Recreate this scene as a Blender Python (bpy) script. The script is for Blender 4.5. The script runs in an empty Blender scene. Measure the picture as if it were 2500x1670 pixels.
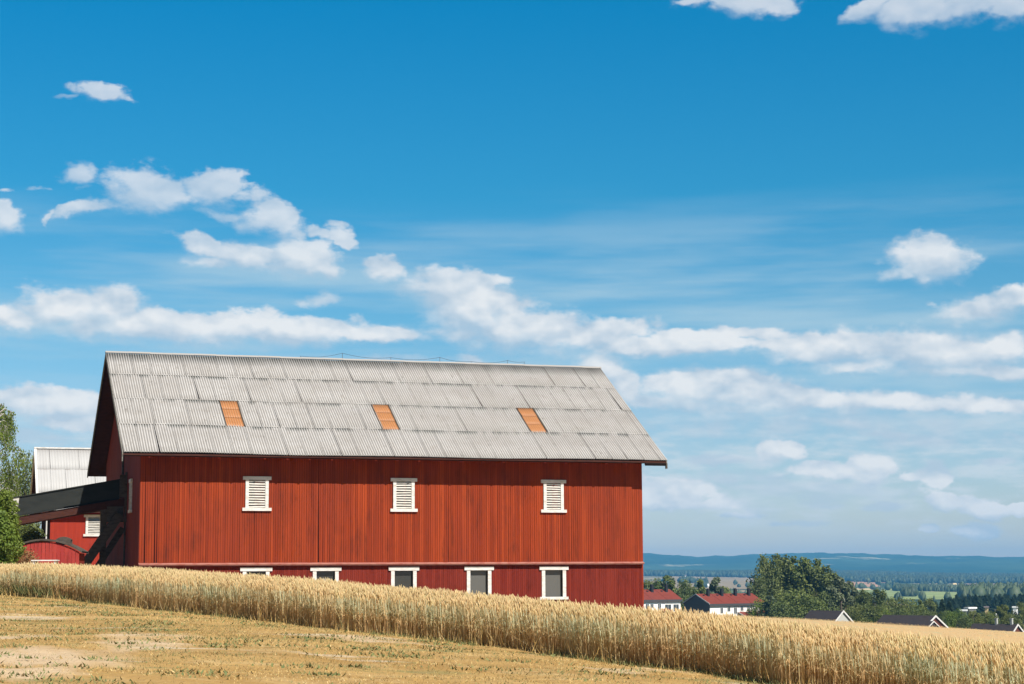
import bpy, math, random
import numpy as np
from mathutils import Matrix, Vector

R = math.radians
rng = np.random.default_rng(7)
random.seed(7)
scene = bpy.context.scene
col = scene.collection

# ------------------------------------------------------------------ camera
PITCH, ROLL, F = 0.12762, -0.00531, 4435.2          # F in pixels of the 2500-pixel-wide photograph
cd = bpy.data.cameras.new("camera")
cam = bpy.data.objects.new("camera", cd)
col.objects.link(cam)
cd.sensor_width = 36.0
cd.lens = 36.0 * F / 2500.0
cd.clip_start = 0.3
cd.clip_end = 60000
cam.matrix_world = Matrix.Rotation(math.pi / 2 + PITCH, 4, 'X') @ Matrix.Rotation(ROLL, 4, 'Z')
scene.camera = cam

# ------------------------------------------------------------------ light and exposure
BARN_YAW = 0.3124
SUN_DAZ = R(21)          # sun to the right of the barn's long wall normal
SUN_EL = R(47.9)
_a = -math.pi / 2 + BARN_YAW + SUN_DAZ                # direction towards the sun in the XY plane
sun_dir = Vector((math.cos(_a) * math.cos(SUN_EL), math.sin(_a) * math.cos(SUN_EL), math.sin(SUN_EL)))
sl = bpy.data.lights.new("sun", 'SUN')
sl.energy = 5.0
sl.angle = R(0.53)
sl.color = (1.0, 0.945, 0.87)
sun = bpy.data.objects.new("sun", sl)
col.objects.link(sun)
sun.rotation_euler = (-sun_dir).to_track_quat('-Z', 'Y').to_euler()

scene.view_settings.view_transform = 'Standard'
scene.view_settings.look = 'None'
scene.view_settings.exposure = 0.85
scene.view_settings.gamma = 1.0
scene.render.film_transparent = False
cy = scene.cycles
cy.use_denoising = True
cy.max_bounces = 6
cy.diffuse_bounces = 3
cy.glossy_bounces = 2
cy.transmission_bounces = 4
cy.transparent_max_bounces = 8
cy.volume_bounces = 0
cy.caustics_reflective = False
cy.caustics_refractive = False

# ------------------------------------------------------------------ node helpers
class NT:
    def __init__(s, tree):
        s.t = tree; tree.nodes.clear()
    def n(s, kind, **kw):
        nd = s.t.nodes.new(kind)
        for k, v in kw.items():
            setattr(nd, k, v)
        return nd
    def set(s, nd, idx, v):
        if v is None: return
        if isinstance(v, bpy.types.NodeSocket): s.t.links.new(v, nd.inputs[idx])
        elif isinstance(v, bpy.types.Node): s.t.links.new(v.outputs[0], nd.inputs[idx])
        else: nd.inputs[idx].default_value = v
    def math(s, op, a, b=None, c=None, clamp=False):
        nd = s.n('ShaderNodeMath', operation=op, use_clamp=clamp)
        for i, v in enumerate((a, b, c)): s.set(nd, i, v)
        return nd.outputs[0]
    def vec(s, op, a, b=None, c=None):
        nd = s.n('ShaderNodeVectorMath', operation=op)
        for i, v in enumerate((a, b, c)): s.set(nd, i, v)
        return nd.outputs['Value'] if op in ('LENGTH', 'DOT_PRODUCT', 'DISTANCE') else nd.outputs[0]
    def noise(s, vec, scale, detail=2, rough=0.5, out='Fac', dist=0.0):
        nd = s.n('ShaderNodeTexNoise')
        s.set(nd, 'Vector', vec); s.set(nd, 'Scale', scale); s.set(nd, 'Detail', detail)
        s.set(nd, 'Roughness', rough); s.set(nd, 'Distortion', dist)
        return nd.outputs[out]
    def ramp(s, fac, stops, interp='LINEAR'):
        nd = s.n('ShaderNodeValToRGB'); nd.color_ramp.interpolation = interp
        el = nd.color_ramp.elements
        while len(el) < len(stops): el.new(0.5)
        for e, (p, c) in zip(el, stops):
            e.position = p
            e.color = (c, c, c, 1) if isinstance(c, (int, float)) else (*c, 1)
        s.set(nd, 0, fac)
        return nd.outputs[0]
    def mix(s, fac, a, b, mode='MIX'):
        nd = s.n('ShaderNodeMix', data_type='RGBA', blend_type=mode, clamp_factor=True)
        s.set(nd, 0, fac)
        for i, v in ((6, a), (7, b)):
            if isinstance(v, tuple) and len(v) == 3: v = (*v, 1)
            s.set(nd, i, v)
        return nd.outputs[2]
    def mrange(s, v, a, b, c=0.0, d=1.0, smooth=False):
        nd = s.n('ShaderNodeMapRange', interpolation_type='SMOOTHSTEP' if smooth else 'LINEAR')
        for i, q in enumerate((v, a, b, c, d)): s.set(nd, i, q)
        return nd.outputs[0]
    def xyz(s, v):
        nd = s.n('ShaderNodeSeparateXYZ'); s.set(nd, 0, v); return nd.outputs
    def cxyz(s, x, y, z):
        nd = s.n('ShaderNodeCombineXYZ')
        for i, v in enumerate((x, y, z)): s.set(nd, i, v)
        return nd.outputs[0]
    def scl(s, v, k):
        return s.vec('MULTIPLY', v, k)
    def attr(s, name, out='Fac'):
        nd = s.n('ShaderNodeAttribute', attribute_name=name); return nd.outputs[out]

def material(name, color=(0.5, 0.5, 0.5), rough=0.8, spec=0.3, build=None, k=1.0):
    m = bpy.data.materials.new(name); m.use_nodes = True
    g = NT(m.node_tree)
    out = g.n('ShaderNodeOutputMaterial')
    p = g.n('ShaderNodeBsdfPrincipled')
    g.t.links.new(p.outputs[0], out.inputs[0])
    p.inputs['Base Color'].default_value = (*color, 1)
    p.inputs['Roughness'].default_value = rough
    p.inputs['Specular IOR Level'].default_value = spec
    if build: build(g, p, out)
    for l in list(p.inputs['Base Color'].links):
        src = l.from_socket; g.t.links.new(g.vec('MULTIPLY', src, (k, k, k)), p.inputs['Base Color'])
    return m

# ------------------------------------------------------------------ world: Nishita sky with clouds, all as functions of direction
CLOUDS = [
(-12.98,14.79,1.16,0.43,0.25,-5), (-14.12,14.64,0.71,0.15,0.6,10), (-12.1,14.61,0.41,0.19,0.55,0), (-13.66,12.33,0.79,0.51,0.3,0), (-13.51,11.91,0.56,0.26,0.6,0),
(-11.57,11.86,1.93,1.05,0,-5), (-9.34,11.93,1.72,0.73,0.05,-5), (-13.37,11.32,1.68,0.36,0.35,18), (-14.54,10.87,0.17,0.3,0.5,0), (-8.1,11.89,0.66,0.3,0.6,0),
(-15.98,10.9,0.97,0.73,0.15,-20), (-15.74,11.7,0.75,0.17,0.6,0), (-14.83,11.79,0.41,0.13,0.65,0), (-7.61,11.05,1.5,0.77,0.05,-12), (-9.19,11.21,1.12,0.23,0.3,-6),
(-6.85,10.56,0.66,0.38,0.4,-20), (-5.4,10.58,0.79,0.38,0.15,-25), (-6.23,10.7,0.75,0.26,0.3,-10), (-5.54,10.92,0.56,0.21,0.4,-10), (-9.72,10.27,1.31,0.47,0.15,-15),
(-8.49,9.98,1.5,0.64,0.05,-5), (-6.84,9.94,1.87,0.85,0,-10), (-6.15,9.57,1.12,0.47,0.3,-5), (-9.3,9.76,1.31,0.38,0.35,0), (-7.8,9.59,0.94,0.26,0.5,0),
(-4.07,9.59,0.94,0.55,0.1,-8), (-5.87,8.69,0.79,0.3,0.3,5), (-6.48,8.58,0.47,0.17,0.55,0), (-15.63,7.77,1.5,0.73,0.05,-3), (-13.95,8.13,2.34,0.9,0,0),
(-12.63,8.17,1.43,1.02,0,0), (-11.42,7.66,5.99,0.81,0.05,-2), (-7.64,7.64,5.61,0.73,0.1,-2), (-4.48,7.53,2.25,0.43,0.2,-3), (-10.34,7.37,5.24,0.47,0.35,-2),
(-2.13,8.75,1.79,1.18,0,-20), (-1.08,9.35,1.5,0.32,0.2,-3), (-1.29,9.09,0.75,0.64,0.2,0), (-1.29,8.2,2.55,1.58,0,-25), (-0.19,7.71,2.12,1.14,0,-8),
(0.79,7.61,2.6,1.14,0,-8), (-0.46,8.47,0.94,0.64,0.1,-10), (-1.57,7.58,1.68,0.64,0.3,-5), (-1.85,9.5,1.12,0.26,0.5,0), (2.17,7.42,2.62,0.73,0.25,-3),
(5.35,7.55,1.12,0.32,0.15,0), (3.42,7.75,2.99,0.47,0.45,-2), (7.0,7.44,3.56,0.34,0.35,-2), (4.52,7.11,5.24,0.47,0.2,-1), (6.44,7.01,2.25,0.43,0.35,0),
(-1.16,6.79,0.79,0.28,0.15,0), (-3.79,6.79,2.81,0.19,0.5,0), (13.19,9.57,1.79,0.95,0,-5), (12.05,9.23,1.03,0.3,0.2,15), (12.84,9.1,0.47,0.26,0.25,0),
(14.77,7.98,2.06,0.77,0.25,5), (15.57,8.34,1.12,0.6,0.3,0), (13.08,8.22,0.47,0.17,0.55,0), (14.11,7.61,1.68,0.26,0.5,0), (10.78,6.95,5.05,0.6,0.0,-2),
(13.02,6.68,4.76,1.04,0,-3), (9.7,6.78,2.62,0.55,0.25,-2), (15.12,6.77,1.31,0.64,0,5), (15.09,6.1,2.43,0.43,0.1,-2), (11.03,6.43,2.62,0.51,0.2,0),
(13.66,6.15,2.99,0.38,0.3,-2), (8.35,7.08,2.81,0.3,0.3,0), (2.78,6.38,1.63,1.07,0,-25), (3.47,5.89,1.12,0.85,0,-25), (2.44,6.73,0.75,0.3,0.2,0),
(5.87,5.76,3.08,0.83,0,-2), (9.91,4.74,9.73,0.98,0.52,-2), (7.22,5.15,4.87,0.64,0.42,-2), (5.85,4.63,4.12,0.64,0.55,0), (13.2,4.02,4.87,0.64,0.58,0),
(7.84,2.63,7.49,1.28,0.62,0), (7.77,5.55,3.28,0.92,0,-6), (6.42,6.06,2.25,0.43,0.1,0), (5.31,5.39,2.99,0.51,0.3,-3), (9.52,5.38,2.06,0.43,0.3,-3),
(12.45,5.25,4.12,0.43,0.25,-2), (14.53,5.06,2.25,0.43,0.35,-2), (-14.65,5.27,2.62,0.77,0.2,-5), (-13.86,4.75,1.68,0.51,0.15,-5), (-15.56,5.52,1.68,0.43,0.4,0),
(-14.5,4.28,2.25,0.43,0.45,0), (8.34,3.76,0.94,0.43,0,-3), (11.2,3.18,0.9,0.62,0,-8), (10.53,3.11,1.07,0.31,0.1,0), (9.47,3.18,1.33,0.38,0.15,-2),
(6.51,3.53,1.6,0.25,0.30000000000000004,3), (7.99,3.44,0.89,0.31,0.35,0), (13.03,3.05,0.68,0.5,0,-8), (12.37,2.94,0.53,0.18,0.19999999999999998,0), (4.51,2.23,1.07,0.39,0,-6),
(5.53,2.11,0.53,0.16,0.19999999999999998,0), (6.28,2.17,0.39,0.25,0.0,0), (11.36,2.02,0.92,0.21,0,0), (9.97,2.07,0.53,0.11,0.24999999999999997,0), (13.26,2.13,0.62,0.41,0,-10),
(14.42,1.9,1.01,0.44,0,-12), (15.57,1.86,0.39,0.27,0.0,-10), (14.27,1.3,0.94,0.36,0,0), (12.78,1.39,0.46,0.18,0.1,0), (7.15,1.83,1.31,0.13,0.5,0),
(9.02,1.54,1.24,0.16,0.35,0), (11.63,4.23,1.68,0.17,0.35,-2), (6.39,4.28,2.99,0.19,0.65,0), (15.4,4.11,1.12,0.15,0.5,0), (14.99,3.39,0.94,0.21,0.55,0),
(7.5,17.74,2.15,0.51,0.1,-3), (8.54,17.48,1.16,0.43,0.25,0), (11.43,17.3,1.31,0.51,0.2,20), (12.99,17.11,1.78,0.73,0.1,-5), (14.47,17.19,1.87,0.68,0.15,0),
(15.92,16.96,1.31,0.64,0.3,0), (12.43,16.73,0.75,0.3,0.5,0), (5.96,17.83,0.75,0.17,0.4,0)
]
w = bpy.data.worlds.new("World"); scene.world = w; w.use_nodes = True
g = NT(w.node_tree)
wo = g.n('ShaderNodeOutputWorld')
sky = g.n('ShaderNodeTexSky', sky_type='NISHITA')
sky.sun_disc = False
sky.sun_elevation = SUN_EL
sky.sun_rotation = math.atan2(sun_dir.x, sun_dir.y)
sky.air_density = 1.0; sky.dust_density = 0.6; sky.ozone_density = 1.6; sky.altitude = 200
tc = g.n('ShaderNodeTexCoord')
dirv = g.vec('NORMALIZE', tc.outputs['Generated'])
dx, dy, dz = g.xyz(dirv)
DEG = 180 / math.pi
az = g.math('MULTIPLY', g.math('ARCTAN2', dx, dy), DEG)
el = g.math('MULTIPLY', g.math('ARCSINE', dz), DEG)
p0 = g.cxyz(az, el, 0.0)
# ragged edges: bend the coordinates with noise before measuring the distance to each cloud's body
n1 = g.noise(g.scl(p0, (0.8, 1.3, 1)), 0.75, 3, 0.55, out='Color')
n2 = g.noise(g.scl(p0, (1, 1.4, 1)), 2.6, 5, 0.6, out='Color')
wk = g.mrange(el, 1.5, 7.0, 0.30, 1.0)
wv = g.vec('MULTIPLY_ADD', g.vec('SUBTRACT', n1, (0.5, 0.5, 0.5)), g.cxyz(g.math('MULTIPLY', wk, 1.3), g.math('MULTIPLY', wk, 0.6), 0.0), p0)
wv = g.vec('MULTIPLY_ADD', g.vec('SUBTRACT', n2, (0.5, 0.5, 0.5)), (0.42, 0.26, 0), wv)
grp = bpy.data.node_groups.new("cloud_body", 'ShaderNodeTree')
for nm, kd in (('x', 'NodeSocketFloat'), ('y', 'NodeSocketFloat'), ('acc', 'NodeSocketFloat'), ('centre', 'NodeSocketVector'), ('turn', 'NodeSocketVector'), ('radii', 'NodeSocketVector')):
    grp.interface.new_socket(name=nm, in_out='INPUT', socket_type=kd)
grp.interface.new_socket(name='out', in_out='OUTPUT', socket_type='NodeSocketFloat')
gg = NT(grp)
gi = gg.n('NodeGroupInput'); go = gg.n('NodeGroupOutput')
# the running minimum rides along in z (divided by 1000) so that the clouds are evaluated one after the other
mp = gg.n('ShaderNodeMapping', vector_type='TEXTURE')
gg.set(mp, 0, gg.cxyz(gi.outputs['x'], gi.outputs['y'], gi.outputs['acc']))
gg.set(mp, 'Location', gi.outputs['centre']); gg.set(mp, 'Rotation', gi.outputs['turn']); gg.set(mp, 'Scale', gi.outputs['radii'])
grp.links.new(gg.math('SMOOTH_MIN', gi.outputs['acc'], gg.vec('LENGTH', mp.outputs[0]), 0.12), go.inputs[0])
def field(pv, blobs, start=None):
    acc = start if start is not None else 9.0; px, py, _ = g.xyz(pv)
    for (ca, ce, ra, re, o, rot) in blobs:
        nd = g.n('ShaderNodeGroup'); nd.node_tree = grp
        g.set(nd, 0, px); g.set(nd, 1, py); g.set(nd, 2, acc)
        nd.inputs[3].default_value = (ca, ce, -max(o, 0.0) * 1000)
        nd.inputs[4].default_value = (0, 0, R(rot))
        nd.inputs[5].default_value = (ra, re, 1000)
        acc = nd.outputs[0]
    return acc
fb = g.noise(g.scl(p0, (0.65, 1.1, 1)), 1.35, 8, 0.58)
fc = g.noise(g.scl(p0, (0.7, 1.0, 1)), 0.85, 3, 0.45)
fc2 = g.noise(g.vec('ADD', g.scl(p0, (0.7, 1.0, 1)), (0.08, 0.26, 0.0)), 0.85, 3, 0.45)
# small broken clouds low over the horizon and thin veils
lown = g.noise(g.scl(p0, (0.45, 1.9, 1)), 1.1, 5, 0.55)
lowa = g.math('MULTIPLY', g.math('MULTIPLY', g.mrange(lown, 0.40, 0.66, 0, 0.72, True), g.mrange(el, 0.9, 2.0, 0, 1, True)), g.mrange(el, 3.4, 6.5, 1, 0, True))
veil = g.noise(g.scl(p0, (0.09, 0.8, 1)), 0.9, 4, 0.55)
veila = g.math('MULTIPLY', g.mrange(veil, 0.38, 0.70, 0, 0.62, True), g.math('MULTIPLY', g.mrange(el, 2.0, 4.5, 0.4, 1, True), g.mrange(el, 9.0, 12.5, 1, 0, True)))
# sky colour: Nishita, graded by elevation
tint = g.ramp(g.mrange(el, -2, 46), [
    (0.0, (0.66, 0.62, 0.70)), (0.042, (0.66, 0.60, 0.64)), (0.073, (0.53, 0.54, 0.61)), (0.125, (0.38, 0.48, 0.57)),
    (0.208, (0.23, 0.47, 0.55)), (0.29, (0.07, 0.43, 0.55)), (0.427, (0.004, 0.43, 0.60)), (0.56, (0.02, 0.24, 0.38)), (1.0, (0.03, 0.11, 0.18))])
base = g.mix(1.0, sky.outputs[0], tint, 'MULTIPLY')
base = g.vec('MULTIPLY', base, (2.0, 2.0, 2.0))
c1 = g.mix(veila, base, (4.9, 6.6, 7.6))
c2 = g.mix(lowa, c1, (7.0, 7.7, 8.1))
def cloud_colour(blobs):
    big = [c for c in blobs if c[2] > 0.9 and c[3] > 0.34 and c[4] < 0.36]
    small = [c for c in blobs if c not in big]
    db = field(wv, big)
    Fb = g.math('SUBTRACT', 1.0, db)
    Fd = g.math('SUBTRACT', 1.0, field(wv, small, db))
    Fs = g.math('SUBTRACT', 1.0, field(g.vec('ADD', wv, (0.16, 0.38, 0.0)), big))
    dens = g.math('ADD', Fd, g.math('MULTIPLY', g.math('SUBTRACT', fb, 0.5), g.mrange(el, 7.0, 12.0, 1.05, 1.5)))
    # crisp billows on the upper side, soft fraying below
    side = g.math('SUBTRACT', Fb, Fs)                       # > 0 near the upper rim, < 0 near the base
    alpha = g.mrange(dens, 0.06, g.math('MULTIPLY', g.mrange(side, -0.5, 0.5, 0.95, 0.38), g.mrange(el, 3.0, 6.5, 0.60, 1.0)), 0.0, 1.0, True)
    alpha = g.math('MULTIPLY', alpha, g.mrange(side, -0.7, 0.3, 0.62, 0.94))
    alpha = g.math('MULTIPLY', alpha, g.mrange(el, 8.5, 12.0, 1.0, 0.80))
    lit = g.mrange(side, -0.45, 0.6, -0.08, 0.62)
    lit = g.math('ADD', lit, g.math('MULTIPLY', g.math('SUBTRACT', fc, fc2), 3.4))
    lit = g.math('ADD', lit, g.mrange(dens, 0.2, 0.9, 0.0, 0.16))
    hue = g.mix(g.mrange(lit, 0.0, 0.9, 0, 1), (5.1, 6.2, 7.3), (8.9, 9.0, 9.05))
    hue = g.mix(g.mrange(el, 0.5, 9.0, 0.20, 0.0), hue, (6.3, 7.2, 7.8))
    hue = g.mix(g.mrange(el, 8.5, 13.0, 0.0, 0.45), hue, (6.6, 7.3, 8.2))
    return g.mix(alpha, c2, hue)
def background(colour):
    b_ = g.n('ShaderNodeBackground'); g.set(b_, 'Color', colour); b_.inputs['Strength'].default_value = 0.0555
    return b_.outputs[0]
# one background per slice of azimuth, so that only the clouds near a direction are evaluated
edges = [-24, -12.5, -9.5, -6, -1, 4, 9, 12.5, 24]
closure = background(c2)
for lo_, hi_ in zip(edges[:-1], edges[1:]):
    near = [c for c in CLOUDS if c[0] + 1.6 * c[2] + 1.1 > lo_ and c[0] - 1.6 * c[2] - 1.1 < hi_]
    inside = g.math('MULTIPLY', g.math('GREATER_THAN', az, lo_), g.math('LESS_THAN', az, hi_ + 1e-5))
    inside = g.math('MULTIPLY', inside, g.math('GREATER_THAN', el, 0.5))
    mx = g.n('ShaderNodeMixShader')
    g.set(mx, 0, inside); g.set(mx, 1, closure); g.set(mx, 2, background(cloud_colour(near)))
    closure = mx.outputs[0]
g.t.links.new(closure, wo.inputs[0])
w.cycles.sampling_method = 'MANUAL'
w.cycles.sample_map_resolution = 1024

# ------------------------------------------------------------------ object helpers
def tag(o, label=None, cat=None, group=None, kind=None):
    if label: o['label'] = label
    if cat: o['category'] = cat
    if group: o['group'] = group
    if kind: o['kind'] = kind
    return o
def empty(name, loc=(0, 0, 0), rz=0.0):
    o = bpy.data.objects.new(name, None); col.objects.link(o)
    o.location = loc; o.rotation_euler = (0, 0, rz); o.empty_display_size = 0.5
    return o
def np_object(name, verts, faces, mat, parent=None, attrs=None, smooth=False, fattrs=None):
    """faces: list of arrays, each (n, k); verts (n, 3); attrs {name: per-vertex floats}; fattrs {name: per-face floats}"""
    me = bpy.data.meshes.new(name)
    verts = np.asarray(verts, dtype=np.float32)
    if isinstance(faces, np.ndarray): faces = [faces]
    faces = [np.asarray(f, dtype=np.int32) for f in faces if len(f)]
    loops = np.concatenate([f.ravel() for f in faces])
    totals = np.concatenate([np.full(len(f), f.shape[1], np.int32) for f in faces])
    starts = np.concatenate([[0], np.cumsum(totals)[:-1]]).astype(np.int32)
    me.vertices.add(len(verts)); me.vertices.foreach_set('co', verts.ravel())
    me.loops.add(len(loops)); me.loops.foreach_set('vertex_index', loops)
    me.polygons.add(len(totals)); me.polygons.foreach_set('loop_start', starts); me.polygons.foreach_set('loop_total', totals)
    if smooth: me.polygons.foreach_set('use_smooth', np.ones(len(totals), bool))
    me.update(calc_edges=True)
    for k, v in (attrs or {}).items():
        at = me.attributes.new(k, 'FLOAT', 'POINT'); at.data.foreach_set('value', np.asarray(v, np.float32).ravel())
    for k, v in (fattrs or {}).items():
        at = me.attributes.new(k, 'FLOAT', 'FACE'); at.data.foreach_set('value', np.asarray(v, np.float32).ravel())
    o = bpy.data.objects.new(name, me); col.objects.link(o)
    if mat: me.materials.append(mat)
    if parent: o.parent = parent
    return o
class MB:
    """collects boxes, bars, sheets and tubes and links them as ONE mesh"""
    def __init__(s): s.v = []; s.f = []; s.r = []
    def add(s, vs, fs, r=None):
        k = len(s.v); s.v += [tuple(map(float, v)) for v in vs]; s.f += [tuple(i + k for i in f) for f in fs]
        if r is None: r = random.random()
        s.r += [r] * len(fs)
        return s
    def box(s, x0, x1, y0, y1, z0, z1, r=None, M=None):
        vs = [(x, y, z) for z in (z0, z1) for y in (y0, y1) for x in (x0, x1)]
        if M is not None: vs = [tuple(M @ Vector(v)) for v in vs]
        return s.add(vs, [(0, 2, 3, 1), (4, 5, 7, 6), (0, 1, 5, 4), (2, 6, 7, 3), (0, 4, 6, 2), (1, 3, 7, 5)], r)
    def bar(s, a, b, w, h, r=None, up=(0, 0, 1)):
        a, b = Vector(a), Vector(b); d = (b - a).normalized(); u = Vector(up)
        x = d.cross(u).normalized() * (w / 2); y = x.cross(d).normalized() * (h / 2)
        vs = [p + i * x + j * y for p in (a, b) for j in (-1, 1) for i in (-1, 1)]
        return s.add(vs, [(0, 1, 3, 2), (4, 6, 7, 5), (0, 4, 5, 1), (2, 3, 7, 6), (0, 2, 6, 4), (1, 5, 7, 3)], r)
    def prism(s, poly, d, r=None):
        """poly: list of 3D points, extruded by vector d"""
        n = len(poly); d = Vector(d)
        vs = [Vector(p) for p in poly] + [Vector(p) + d for p in poly]
        fs = [tuple(range(n))[::-1], tuple(range(n, 2 * n))] + [(i, (i + 1) % n, n + (i + 1) % n, n + i) for i in range(n)]
        return s.add(vs, fs, r)
    def tube(s, pts, rad, n=8, r=None):
        pts = [Vector(p) for p in pts]
        if not hasattr(rad, '__len__'): rad = [rad] * len(pts)
        vs = []
        for i, p in enumerate(pts):
            d = (pts[min(i + 1, len(pts) - 1)] - pts[max(i - 1, 0)]).normalized()
            u = Vector((0, 0, 1)) if abs(d.z) < 0.9 else Vector((1, 0, 0))
            x = d.cross(u).normalized(); y = d.cross(x)
            vs += [p + rad[i] * (math.cos(t) * x + math.sin(t) * y) for t in [2 * math.pi * k / n for k in range(n)]]
        fs = [(i * n + k, i * n + (k + 1) % n, (i + 1) * n + (k + 1) % n, (i + 1) * n + k) for i in range(len(pts) - 1) for k in range(n)]
        fs += [tuple(range(n)), tuple(range((len(pts) - 1) * n, len(pts) * n))[::-1]]
        return s.add(vs, fs, r)
    def build(s, name, mat, parent=None, smooth=False):
        me = bpy.data.meshes.new(name); me.from_pydata(s.v, [], s.f); me.update()
        at = me.attributes.new('rnd', 'FLOAT', 'FACE'); at.data.foreach_set('value', np.asarray(s.r, np.float32))
        if smooth: me.polygons.foreach_set('use_smooth', np.ones(len(s.f), bool))
        o = bpy.data.objects.new(name, me); col.objects.link(o)
        if mat: me.materials.append(mat)
        if parent: o.parent = parent
        return o
def copy_tree(o, parent=None):
    c = o.copy(); col.objects.link(c); c.parent = parent
    for ch in list(o.children): copy_tree(ch, c)
    return c

# ------------------------------------------------------------------ value noise (numpy)
_tab = np.random.default_rng(3).random((256, 256))
def vnoise(x, y):
    xi = np.floor(x).astype(int); yi = np.floor(y).astype(int); fx = x - xi; fy = y - yi
    fx = fx * fx * (3 - 2 * fx); fy = fy * fy * (3 - 2 * fy)
    t = lambda a, b: _tab[a & 255, b & 255]
    return (t(xi, yi) * (1 - fx) + t(xi + 1, yi) * fx) * (1 - fy) + (t(xi, yi + 1) * (1 - fx) + t(xi + 1, yi + 1) * fx) * fy
def fbm(x, y, n=4, rough=0.5):
    s = 0; a = 1; t = 0
    for i in range(n):
        s = s + a * vnoise(x + 17.3 * i, y + 9.1 * i); t += a; a *= rough; x = x * 2.03; y = y * 2.03
    return s / t

# ------------------------------------------------------------------ terrain (camera eye is at z = 0)
CP = np.array([
    (0, 0, -1.84), (-10, 0, -1.45), (10, 0, -2.3), (-12, -30, -1.6), (12, -30, -2.6), (0, 20, -1.5), (-5.6, 20, -1.2), (6, 18, -2.0),
    (-10, 35, -.85), (-14.6, 52, -.47), (-9.5, 44, -.68), (-5.2, 38, -.92), (-.1, 32.6, -1.28), (2.8, 28, -1.49), (3.8, 26, -1.57), (5.3, 24.8, -1.71), (6.8, 23.4, -1.87),
    (-30, 40, -.3), (-30, 60, -.45), (-18, 88, -.75), (-6, 92, -1.9), (7, 96, -3.1), (-3, 60, -1.5), (-14, 70, -.75), (10, 60, -3.5), (16, 60, -4.2), (9, 38, -2.72), (15, 42, -3.4),
    (25, 100, -5.9), (12, 110, -4.5), (42, 150, -6.95), (25, 150, -5.5), (14, 200, -4.9), (28, 200, -5.55), (56, 200, -7.25), (90, 200, -9.6),
    (-33, 125, -.8), (-60, 120, -.5), (-40, 200, -1.5), (0, 200, -4.6), (30, 250, -8.8), (75, 250, -11.0), (5, 270, -8.5), (20, 340, -11.5), (90, 340, -13),
    (40, 420, -12.6), (110, 420, -14), (20, 480, -14), (-60, 300, -7), (-150, 420, -8), (200, 400, -16), (250, 100, -13), (200, -100, -8),
    (-150, 100, 1), (-150, -150, -1), (0, -250, -3), (150, -300, -7), (-300, 0, 1), (400, 0, -14), (-250, 400, -9), (50, 560, -15.5), (40, 18, -4.2), (30, 40, -4.4)], float)
def _phi(r2):
    r2 = np.maximum(r2, 1e-12); return 0.5 * r2 * np.log(r2)
_X = CP[:, :2] / 100.0
_A = np.zeros((len(CP) + 3, len(CP) + 3)); _A[:len(CP), :len(CP)] = _phi(((_X[:, None] - _X[None]) ** 2).sum(-1)) + np.eye(len(CP)) * 1e-6
_P = np.c_[np.ones(len(CP)), _X]; _A[:len(CP), len(CP):] = _P; _A[len(CP):, :len(CP)] = _P.T
_W = np.linalg.solve(_A, np.r_[CP[:, 2], 0, 0, 0])
def T(x, y):
    x = np.asarray(x, float); y = np.asarray(y, float); sh = np.broadcast(x, y).shape
    x = np.broadcast_to(x, sh).ravel(); y = np.broadcast_to(y, sh).ravel()
    out = np.empty(len(x))
    for i in range(0, len(x), 40000):
        xx = x[i:i + 40000]; yy = y[i:i + 40000]; r = np.hypot(xx, yy)
        q = np.c_[xx, yy] / 100.0
        near = _phi(((q[:, None] - _X[None]) ** 2).sum(-1)) @ _W[:-3] + _W[-3] + q @ _W[-2:]
        lr = np.log(np.maximum(r, 1))
        far = np.interp(lr, np.log([300, 450, 700, 1000, 1500, 2500, 3500, 4500, 5500, 7000, 9500]), [-11, -15, -20, -24, -26, -28, -25, -16, -7, -1, 8])
        t = np.clip((np.arctan2(xx, yy) - 0.14) / 0.14, -2.2, 1.6)
        far = far - np.clip((r - 1200) / 2300, 0, 1) * t * 8 * np.minimum(r, 7000) / 4435
        far = far + np.clip((r - 600) / 2000, 0, 1) * (fbm(xx / 900 + 50, yy / 900 + 50, 3) - 0.5) * 22
        b = np.clip((r - 330) / 200, 0, 1); b = b * b * (3 - 2 * b)
        out[i:i + 40000] = near * (1 - b) + far * b
    return out.reshape(sh)
def Tz(x, y): return float(T(np.array([x]), np.array([y]))[0])

def ray(u, v):
    """direction (with y = 1) through pixel (u, v) of the 2500 x 1670 photograph: used to look up where on the ground a thing stands"""
    U, V = u - 1250, v - 835; cr, sr = math.cos(ROLL), math.sin(ROLL); uu, vv = cr * U + sr * V, -sr * U + cr * V
    c, s = math.cos(PITCH), math.sin(PITCH); d = (uu, c * F + s * vv, s * F - c * vv)
    return Vector((d[0] / d[1], 1.0, d[2] / d[1]))
def at(u, v, D): return ray(u, v) * D
def ground_hit(u, v, d0=600, d1=9000):
    ys = np.geomspace(d0, d1, 500); r = ray(u, v); h = T(r.x * ys, ys) - r.z * ys
    k = np.nonzero(h > 0)[0]
    return (float(r.x * ys[k[0]]), float(ys[k[0]])) if len(k) else None

# wheat edge: Y of the front edge as a function of X
_ex = np.array([-90, -40, -25, -14.6, -9.5, -5.2, -2.6, -.1, 2.8, 3.8, 6.8, 12, 25, 60]); _ey = np.array([88, 80, 66, 52, 44.5, 38, 35.2, 32.6, 28, 26, 23.2, 18, 7, -20])
def edge(x): return np.interp(x, _ex, _ey) + (fbm(np.asarray(x) * 0.55 + 80, 3.3 + 0 * np.asarray(x), 3) - 0.5) * 1.3

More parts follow.
